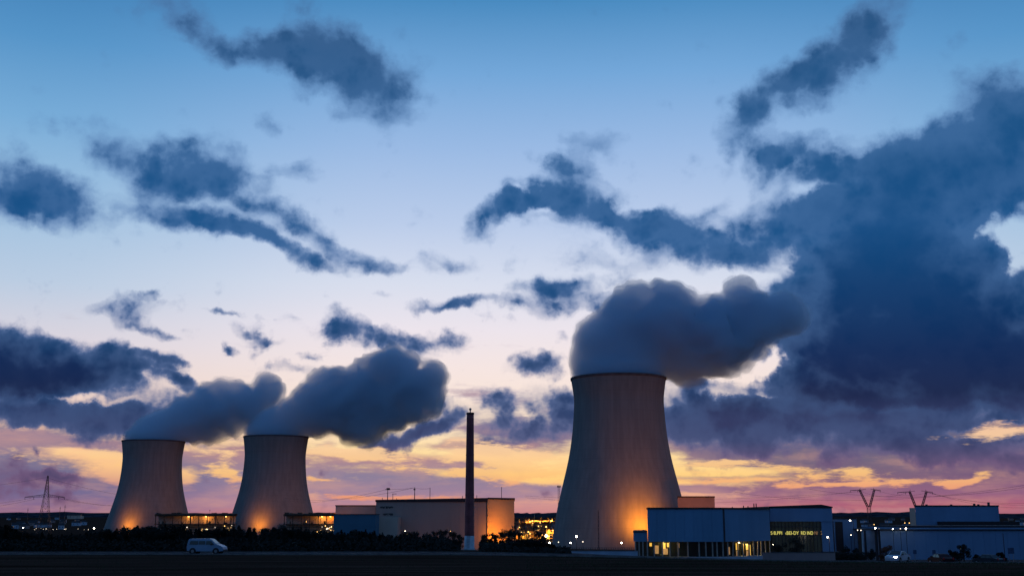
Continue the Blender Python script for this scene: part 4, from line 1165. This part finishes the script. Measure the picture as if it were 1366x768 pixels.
# posts on the right
for (px, pt, pb, w, m, lab) in ((1149.8, 709, 737, .2, 'pale_base', 'pale post before the ribbed building'), (1153.5, 708, 737, .32, 'trim', 'dark thick post beside the pale one'), (1168, 706, 743, .3, 'trim', 'tall dark post at the left end of the long shed'), (1172.6, 706, 743, .22, 'trim', 'slimmer dark post paired with the tall one'), (1338, 712, 743, .08, 'trim', 'thin dark pole before the long shed near the right edge')):
    Y = 250 if pb > 740 else 300
    p = P(px, pt, Y); g = gz(p.x, Y)
    t = thing('utility_post', (p.x, Y, g), lab, 'post')
    MB().tube((0, 0, -.5), (0, 0, p.z - g), w, w * .85, 10).build('pole', M[m], t)
    MB().lathe([(w * 1.05, 0), (w * 1.15, .12), (w * .3, .25)], 10, (0, 0, p.z - g - .02)).build('cap', M['dark_steel'], t)
for (px, pt, wd, ht, lab) in ((1220, 733, 4.5, 5, 'left small dark sign before the long shed'), (1245.5, 733, 4.5, 5.5, 'second small dark sign before the long shed'), (1348, 730, 8, 7.5, 'larger two-post sign near the right edge')):
    Y = 215; p = P(px, pt, Y); g = gz(p.x, Y); k = Y / FPX; z1 = p.z - g; z0 = z1 - ht * k; hw = wd * k / 2
    t = thing('road_sign', (p.x, Y, g), lab, 'sign')
    for s in ((-hw * .7, hw * .7) if wd > 6 else (0,)): MB().tube((s, 0, -.4), (s, 0, z1 - .05), .05, n=6).build('post', M['steel'], t)
    MB().box(-hw, hw, -.1, -.055, z0, z1).build('sign_board', M['sign_face'], t)

# ------------------------------------------------------------------ low walls
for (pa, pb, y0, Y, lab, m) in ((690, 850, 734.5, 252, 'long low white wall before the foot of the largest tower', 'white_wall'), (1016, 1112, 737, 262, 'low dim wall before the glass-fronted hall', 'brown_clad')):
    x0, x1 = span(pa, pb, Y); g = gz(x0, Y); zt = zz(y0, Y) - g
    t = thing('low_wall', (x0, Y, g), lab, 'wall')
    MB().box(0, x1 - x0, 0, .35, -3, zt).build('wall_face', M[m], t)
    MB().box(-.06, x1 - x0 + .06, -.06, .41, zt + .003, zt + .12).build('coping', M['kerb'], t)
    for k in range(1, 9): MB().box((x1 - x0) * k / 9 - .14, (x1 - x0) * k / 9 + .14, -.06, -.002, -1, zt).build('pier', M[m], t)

# fence line behind the wall, at the foot of the tower
x0, x1 = span(742, 845, 330); g = gz(x0, 330)
t = thing('security_fence', (x0, 330, g), 'thin dark security fence along the foot of the largest tower', 'fence')
zt = zz(729.5, 330) - g
n = 34
for k in range(n + 1): MB().box((x1 - x0) * k / n - .06, (x1 - x0) * k / n + .06, -.05, .05, -3, zt).build('post', M['dark_steel'], t)
for z in (zt - .15, zt - .9, zt - 1.6, zt - 2.3): MB().box(0, x1 - x0, -.08, -.052, z, z + .07).build('rail', M['dark_steel'], t)

# ------------------------------------------------------------------ trees
def leaf_cloud(mb, rnd, c, r, n, size, sz=1.0):
    for _ in range(n):
        while True:
            p = Vector((rnd.uniform(-1, 1), rnd.uniform(-1, 1), rnd.uniform(-1, 1)))
            if p.length < 1: break
        q = Vector(c) + Vector((p.x * r, p.y * r, p.z * r * sz))
        a = Vector((rnd.gauss(0, 1), rnd.gauss(0, 1), rnd.gauss(0, 1))).normalized(); b = a.orthogonal().normalized()
        s = size * rnd.uniform(.5, 1.4); k = len(mb.v)
        mb.v += [tuple(q + a * s), tuple(q + b * s * .6), tuple(q - a * s), tuple(q - b * s * .6)]; mb.f.append([k, k + 1, k + 2, k + 3])

def tree(kind, seed, H, loc, label, mat, group=None):
    rnd = random.Random(seed)
    t = thing({'fir': 'fir_tree', 'round': 'broadleaf_tree', 'bush': 'bush'}[kind], loc, label, 'tree' if kind != 'bush' else 'bush', group)
    tr = MB(); cr = MB()
    if kind == 'fir':
        tr.tube((0, 0, -.4), (0, 0, H * .95), .12, .02, 6)
        z = .25
        while z < H:
            f = z / H; rr = (1 - f) ** .75 * H * .30 + .08
            nb = 7
            for i in range(nb):
                a = rnd.uniform(0, 6.28); l = rr * rnd.uniform(.6, 1.15)
                e = (math.cos(a) * l, math.sin(a) * l, z + rnd.uniform(-.12, .3))
                if z < H * .8: tr.tube((0, 0, z), e, .025, .01, 3, False)
                leaf_cloud(cr, rnd, (e[0] * .65, e[1] * .65, e[2]), l * .42 + .05, 16, .13, .5)
            z += H * .055
    else:
        tr.tube((0, 0, -.4), (0, 0, H * .5), .10 if kind == 'bush' else .16, .06, 6)
        for i in range(11 if kind == 'round' else 8):
            a = rnd.uniform(0, 6.28); l = rnd.uniform(.1, .42) * H; z = rnd.uniform(.25, .92) * H
            wid = math.sqrt(max(.05, 1 - ((z / H - .55) / .5) ** 2)); l *= wid
            e = (math.cos(a) * l, math.sin(a) * l, z)
            tr.tube((0, 0, z * .45), e, .05, .015, 4, False)
            leaf_cloud(cr, rnd, e, H * rnd.uniform(.13, .2), 230, .11)
        if kind == 'bush':
            for i in range(6):
                a = rnd.uniform(0, 6.28); leaf_cloud(cr, rnd, (math.cos(a) * H * .35, math.sin(a) * H * .35, H * .3), H * .28, 150, .11)
    tr.build('trunk', M['bark'], t); cr.build('crown', mat, t)
    return t

rnd = random.Random(44)
GB = 'dark trees of the belt behind the road'
FAR = (0, 0, 0)
TL = 'nearly black tree in the dense belt behind the road'
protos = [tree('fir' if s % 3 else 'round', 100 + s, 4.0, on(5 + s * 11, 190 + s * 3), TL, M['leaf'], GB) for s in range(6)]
def top_line(px):
    """height of the tree tops in the photograph, by column"""
    pts = [(0, 702), (12, 700), (24, 708), (60, 713), (100, 712), (118, 707), (145, 706), (180, 703), (210, 702), (225, 702), (250, 704), (290, 707), (315, 703), (350, 706), (380, 703), (420, 707), (450, 709), (475, 706), (520, 711), (545, 715), (600, 717), (620, 718), (670, 719), (700, 717), (730, 722), (760, 726)]
    for (a, b), (c, d) in zip(pts, pts[1:]):
        if px <= c: return b + (d - b) * max(0, (px - a)) / (c - a)
    return pts[-1][1]
k = 0
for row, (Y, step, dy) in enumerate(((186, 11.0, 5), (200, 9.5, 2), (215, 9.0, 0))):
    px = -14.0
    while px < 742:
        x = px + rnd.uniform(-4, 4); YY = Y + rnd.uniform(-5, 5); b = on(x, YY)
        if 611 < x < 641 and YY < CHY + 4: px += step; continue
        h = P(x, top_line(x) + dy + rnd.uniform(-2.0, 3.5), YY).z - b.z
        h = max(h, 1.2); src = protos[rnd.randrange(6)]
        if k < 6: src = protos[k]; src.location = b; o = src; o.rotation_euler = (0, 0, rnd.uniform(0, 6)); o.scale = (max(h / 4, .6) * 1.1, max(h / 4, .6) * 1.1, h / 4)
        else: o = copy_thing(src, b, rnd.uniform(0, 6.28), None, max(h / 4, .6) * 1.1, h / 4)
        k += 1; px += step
# thick undergrowth under and between the trees
ug = MB(); ru = random.Random(9)
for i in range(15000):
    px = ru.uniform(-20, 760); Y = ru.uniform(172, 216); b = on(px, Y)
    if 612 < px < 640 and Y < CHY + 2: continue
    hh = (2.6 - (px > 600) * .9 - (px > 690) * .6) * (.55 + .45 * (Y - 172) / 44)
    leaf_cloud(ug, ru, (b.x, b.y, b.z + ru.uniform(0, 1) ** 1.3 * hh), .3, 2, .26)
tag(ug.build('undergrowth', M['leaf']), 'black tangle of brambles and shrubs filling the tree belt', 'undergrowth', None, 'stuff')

def bare_tree(seed, H, loc, label, spread=.42):
    rb = random.Random(seed)
    t = thing('bare_tree', loc, label, 'tree', 'leafless trees before the grey hall')
    tr = MB(); br = MB()
    def grow(p, d, l, r, lev, mb):
        q = p + d * l; mb.tube(p, q, r, max(r * .65, .02), 5 if lev < 2 else 3, False)
        if lev >= 6: return
        for i in range(3 if lev < 5 else 2):
            nd = (d + Vector((rb.gauss(0, spread), rb.gauss(0, spread), rb.uniform(.0, .5)))).normalized()
            grow(p + d * l * rb.uniform(.6, 1), nd, l * rb.uniform(.66, .86), max(r * .62, .03), lev + 1, br)
    tr.tube((0, 0, -.5), (0, 0, H * .13), .2, .15, 6)
    for _ in range(2): grow(Vector((0, 0, H * .12)), Vector((rb.gauss(0, .25), rb.gauss(0, .25), 1)).normalized(), H * .23, .12, 1, tr)
    tr.build('trunk', M['bark'], t); br.build('branches', M['bark'], t)
    return t
BL = [(547, 703), (556, 700), (570, 704), (583, 700), (592, 697), (606, 703), (648, 706), (663, 703), (667, 699), (679, 697), (688, 694), (693, 700), (533, 706), (480, 704), (538, 703), (614, 707)]
for i, (px, py) in enumerate(BL):
    Y = 235 + (i * 7) % 25; b = on(px, Y); h = P(px, py, Y).z - b.z
    bare_tree(300 + i, h * 1.0, b, 'leafless tree with fine twigs against the lit grey hall' if px < 640 else 'leafless tree silhouetted against the orange end wall')
b = on(719, 240); h = P(719, 707, 240).z - b.z
tree('round', 71, h, b, 'round-crowned dark tree before the orange process units', M['leaf'])
for (px, py, Y, kind, m, lab) in ((1183, 727, 205, 'bush', 'leaf_red', 'russet bush behind the car with the lit headlight'), (1062, 718, 300, 'round', 'leaf', 'dark tree before the middle of the glass front'), (1039, 722, 300, 'round', 'leaf', 'smaller dark tree by the corner of the blue hall'),
                                  (1284, 726, 225, 'round', 'leaf', 'small dark tree before the long shed'), (1272, 732, 225, 'bush', 'leaf', 'dark bush left of the small tree before the shed'), (1128, 729, 290, 'bush', 'leaf', 'bush before the low dim building'),
                                  (1142, 730, 280, 'bush', 'leaf', 'bush left of the pale post'), (1160, 730, 280, 'bush', 'leaf', 'bush before the ribbed building'), (1334, 736, 215, 'bush', 'leaf', 'low bush left of the two-post sign'), (1302, 737, 215, 'bush', 'leaf', 'low bush right of the small tree')):
    b = on(px, Y); h = max(1.0, P(px, py, Y).z - b.z)
    tree(kind, int(px), h, b, lab, M[m])
hg = MB(); rh = random.Random(4)
x0, x1 = span(1036, 1150, 268)
for i in range(5200):
    x = rh.uniform(x0, x1); y = rh.uniform(266, 269.5); leaf_cloud(hg, rh, (x, y, gz(x, y) + rh.uniform(0, 1) * 1.75), .2, 1, .2)
tag(hg.build('hedge', M['leaf']), 'clipped dark hedge before the glass-fronted hall', 'hedge')

# grass on the verge in front
gr = MB(); rg = random.Random(8)
for i in range(42000):
    Y = 88 + 55 * rg.random() ** 1.2; px = rg.uniform(-30, 1400)
    if px < 700 and rg.random() < .72: continue
    b = on(px, Y)
    if mnoise.noise(Vector((b.x / 9, b.y / 2.2, 0))) < -.12: continue
    h = rg.uniform(.06, .24); a = rg.uniform(0, 3.14); q = len(gr.v); lx, ly = rg.gauss(0, .06), rg.gauss(0, .06)
    gr.v += [(b.x - .02 * math.cos(a), b.y - .02 * math.sin(a), b.z), (b.x + .02 * math.cos(a), b.y + .02 * math.sin(a), b.z), (b.x + lx, b.y + ly, b.z + h)]; gr.f.append([q, q + 1, q + 2])
tag(gr.build('grass', M['grass']), 'short rough grass on the dark field in front', 'grass', None, 'stuff')

# ------------------------------------------------------------------ vehicles
def vehicle(name, loc, rz, L, prof, half, roof_half, belt, wins, screen, paint, label, lit=False, mir=True, wr=.33, wx=(.17, .80)):
    """prof: closed side outline (x forward from the tail, z); wins: side glass outlines"""
    t = thing(name, loc, label, 'van' if name == 'van' else 'car', None, rz)
    zt = max(z for _, z in prof)
    def hw(z): return half if z <= belt else half + (roof_half - half) * (z - belt) / (zt - belt)
    n = len(prof); bm = MB()
    for fy in (-1, -.93, .93, 1):
        for (x, z) in prof:
            inset = 0 if abs(fy) < .95 else .035
            cx, cz = L / 2, .9
            bm.v.append((x + (cx - x) * inset - L / 2, fy * hw(z), z + (cz - z) * inset))
    for j in range(3):
        for i in range(n):
            i2 = (i + 1) % n; bm.f.append([j * n + i, j * n + i2, (j + 1) * n + i2, (j + 1) * n + i])
    bm.f.append([i for i in reversed(range(n))]); bm.f.append([3 * n + i for i in range(n)])
    bm.build('body', paint, t, False)
    for s in (-1, 1):
        for w in wins:
            m = MB()
            for (x, z) in w: m.v.append((x - L / 2, s * (hw(z) + .012), z))
            for (x, z) in w: m.v.append((x - L / 2, s * (hw(z) - .03), z))
            k = len(w); m.f = [list(range(k)) if s < 0 else list(reversed(range(k)))] + [[i, (i + 1) % k, k + (i + 1) % k, k + i] for i in range(k)]
            m.build('side_window', M['glass'], t)
        for f in wx:
            x = f * L - L / 2
            a = MB().tube((x, s * (half + .008), wr), (x, s * (half - .2), wr), wr * 1.28, n=18); a.build('wheel_arch', M['rubber'], t)
            w = bpy.data.objects.new('wheel', None); COL.objects.link(w); w.parent = t; w.location = (x, s * (half - .06), wr)
            MB().tube((0, -s * .1, 0), (0, s * .1, 0), wr, n=20).build('tyre', M['rubber'], w)
            MB().tube((0, s * .1, 0), (0, s * .115, 0), wr * .6, wr * .55, n=14).build('rim', M['rim'], w)
        hx = L * .965 - L / 2
        h = MB().box(hx - .12, hx + .1, s * half * .62 - .17, s * half * .62 + .17, .62, .82)
        h.build('headlight', M['headlight'] if (lit and s > 0) else M['head_off'], t)
        if lit and s > 0:
            p = Matrix.Rotation(rz, 3, 'Z') @ Vector((hx + .3, s * half * .62, .72)); q = Matrix.Rotation(rz, 3, 'Z') @ Vector((hx + 6, s * half * .62, -.2))
            light('SPOT', Vector(loc) + p, 120, (1, .88, .8), .1, Vector(loc) + q, 70, t)
        MB().box(-L / 2 - .02, -L / 2 + .08, s * half * .8 - .09, s * half * .8 + .09, .7, 1.0).build('tail_light', M['tail'], t)
        if mir: MB().box(L * .66 - L / 2, L * .66 - L / 2 + .16, s * (half + .02), s * (half + .2), belt, belt + .18).build('mirror', M['trim'], t)
    (xa, za), (xb, zb) = screen
    m = MB(); dx = .02; wa, wb = hw(za) * .88, hw(zb) * .88
    m.v = [(xa - L / 2 + dx, -wa, za + dx), (xa - L / 2 + dx, wa, za + dx), (xb - L / 2 + dx, wb, zb + dx), (xb - L / 2 + dx, -wb, zb + dx)]
    m.v += [(x - .04, y, z - .04) for (x, y, z) in m.v[:4]]
    m.f = [[0, 1, 2, 3], [7, 6, 5, 4], [0, 4, 5, 1], [1, 5, 6, 2], [2, 6, 7, 3], [3, 7, 4, 0]]
    m.build('windscreen', M['glass'], t)
    MB().box(L / 2 - .10, L / 2 + .04, -half * .9, half * .9, .3, .52).build('bumper', M['trim'] if name == 'van' else paint, t)
    return t

VAN = [(.05, .38), (0, .75), (.04, 1.1), (.16, 1.72), (.28, 1.84), (2.75, 1.86), (3.0, 1.80), (3.68, 1.22), (4.30, 1.02), (4.62, .82), (4.70, .55), (4.66, .34), (4.0, .30), (1.0, .30)]
px = 277; vy = 145.2
loc = on(px, vy); loc.z += .07
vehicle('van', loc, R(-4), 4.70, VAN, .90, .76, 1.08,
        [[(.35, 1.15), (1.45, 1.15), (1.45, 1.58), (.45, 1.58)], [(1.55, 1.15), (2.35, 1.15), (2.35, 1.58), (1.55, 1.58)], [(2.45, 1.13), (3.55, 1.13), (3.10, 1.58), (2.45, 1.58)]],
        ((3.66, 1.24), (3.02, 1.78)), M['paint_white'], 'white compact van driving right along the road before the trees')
CAR = [(.02, .42), (.0, .80), (.25, .93), (.75, 1.02), (1.35, 1.42), (2.5, 1.46), (3.3, .99), (4.05, .86), (4.32, .66), (4.34, .38), (3.8, .28), (.6, .28)]
CW = [[(.95, 1.0), (1.45, 1.36), (1.95, 1.38), (1.95, .98)], [(2.05, .98), (2.05, 1.38), (2.45, 1.38), (3.1, .99)]]
def car(px, Y, rz, paint, label, lit=False, L=4.34):
    l = on(px, Y); l.z += .07
    return vehicle('car', l, rz, L, CAR, .86, .66, .96, CW, ((3.26, 1.02), (2.56, 1.44)), paint, label, lit, True, .32)
car(1196, 147.5, R(180 + 50), M['paint_silver'], 'pale car facing the camera with one headlight lit', True)
car(1253, 160, R(98), M['paint_red'], 'dark red car in the road right of the car with the lit headlight')
car(1316, 165, R(120), M['paint_dark'], 'dark car standing near the right edge before the shed')

# ------------------------------------------------------------------ far houses
rf = random.Random(12)
def house(loc, w, d, h, rz, lit, label, group, wall):
    t = thing('house', loc, label, 'house', group, rz)
    MB().box(-w / 2, w / 2, -d / 2, d / 2, -2, h).build('wall', wall, t)
    r = MB(); r.v = [(-w / 2 - .4, -d / 2 - .4, h), (w / 2 + .4, -d / 2 - .4, h), (w / 2 + .4, d / 2 + .4, h), (-w / 2 - .4, d / 2 + .4, h), (-w / 2 - .4, 0, h + d * .4), (w / 2 + .4, 0, h + d * .4)]
    r.f = [[0, 1, 5, 4], [2, 3, 4, 5], [3, 0, 4], [1, 2, 5], [3, 2, 1, 0]]; r.build('roof', M['trim'], t)
    for k in range(2):
        x = -w / 4 + k * w / 2
        MB().box(x - .7, x + .7, -d / 2 - .08, -d / 2 - .003, h * .4, h * .7).build('window', M['dim_pane'] if lit and k == 0 else M['glass'], t)
for i in range(44):
    Y = rf.uniform(1900, 3700); px = rf.choice((rf.uniform(-10, 140), rf.uniform(0, 130), rf.uniform(1114, 1218), rf.uniform(1336, 1400)))
    b = on(px, Y)
    house(b, rf.uniform(9, 20), rf.uniform(8, 11), rf.uniform(4.5, 7), rf.uniform(-.5, .5), rf.random() < .4,
          'faint far house on the dark plain at the left' if px < 500 else 'faint far house on the dark slope at the right', 'far houses left of the towers' if px < 500 else 'far houses behind the long shed', M['white_wall'] if rf.random() < .5 else M['brown_clad'])
house(on(97, 3600) + Vector((0, 0, 5)), 40, 14, 9, .1, False, 'pale long farmhouse high on the far left hillside', None, M['cream_clad'])
house(on(104, 3700) + Vector((0, 0, 4)), 22, 12, 7, -.2, False, 'smaller pale barn right of the long farmhouse on the hillside', None, M['cream_clad'])
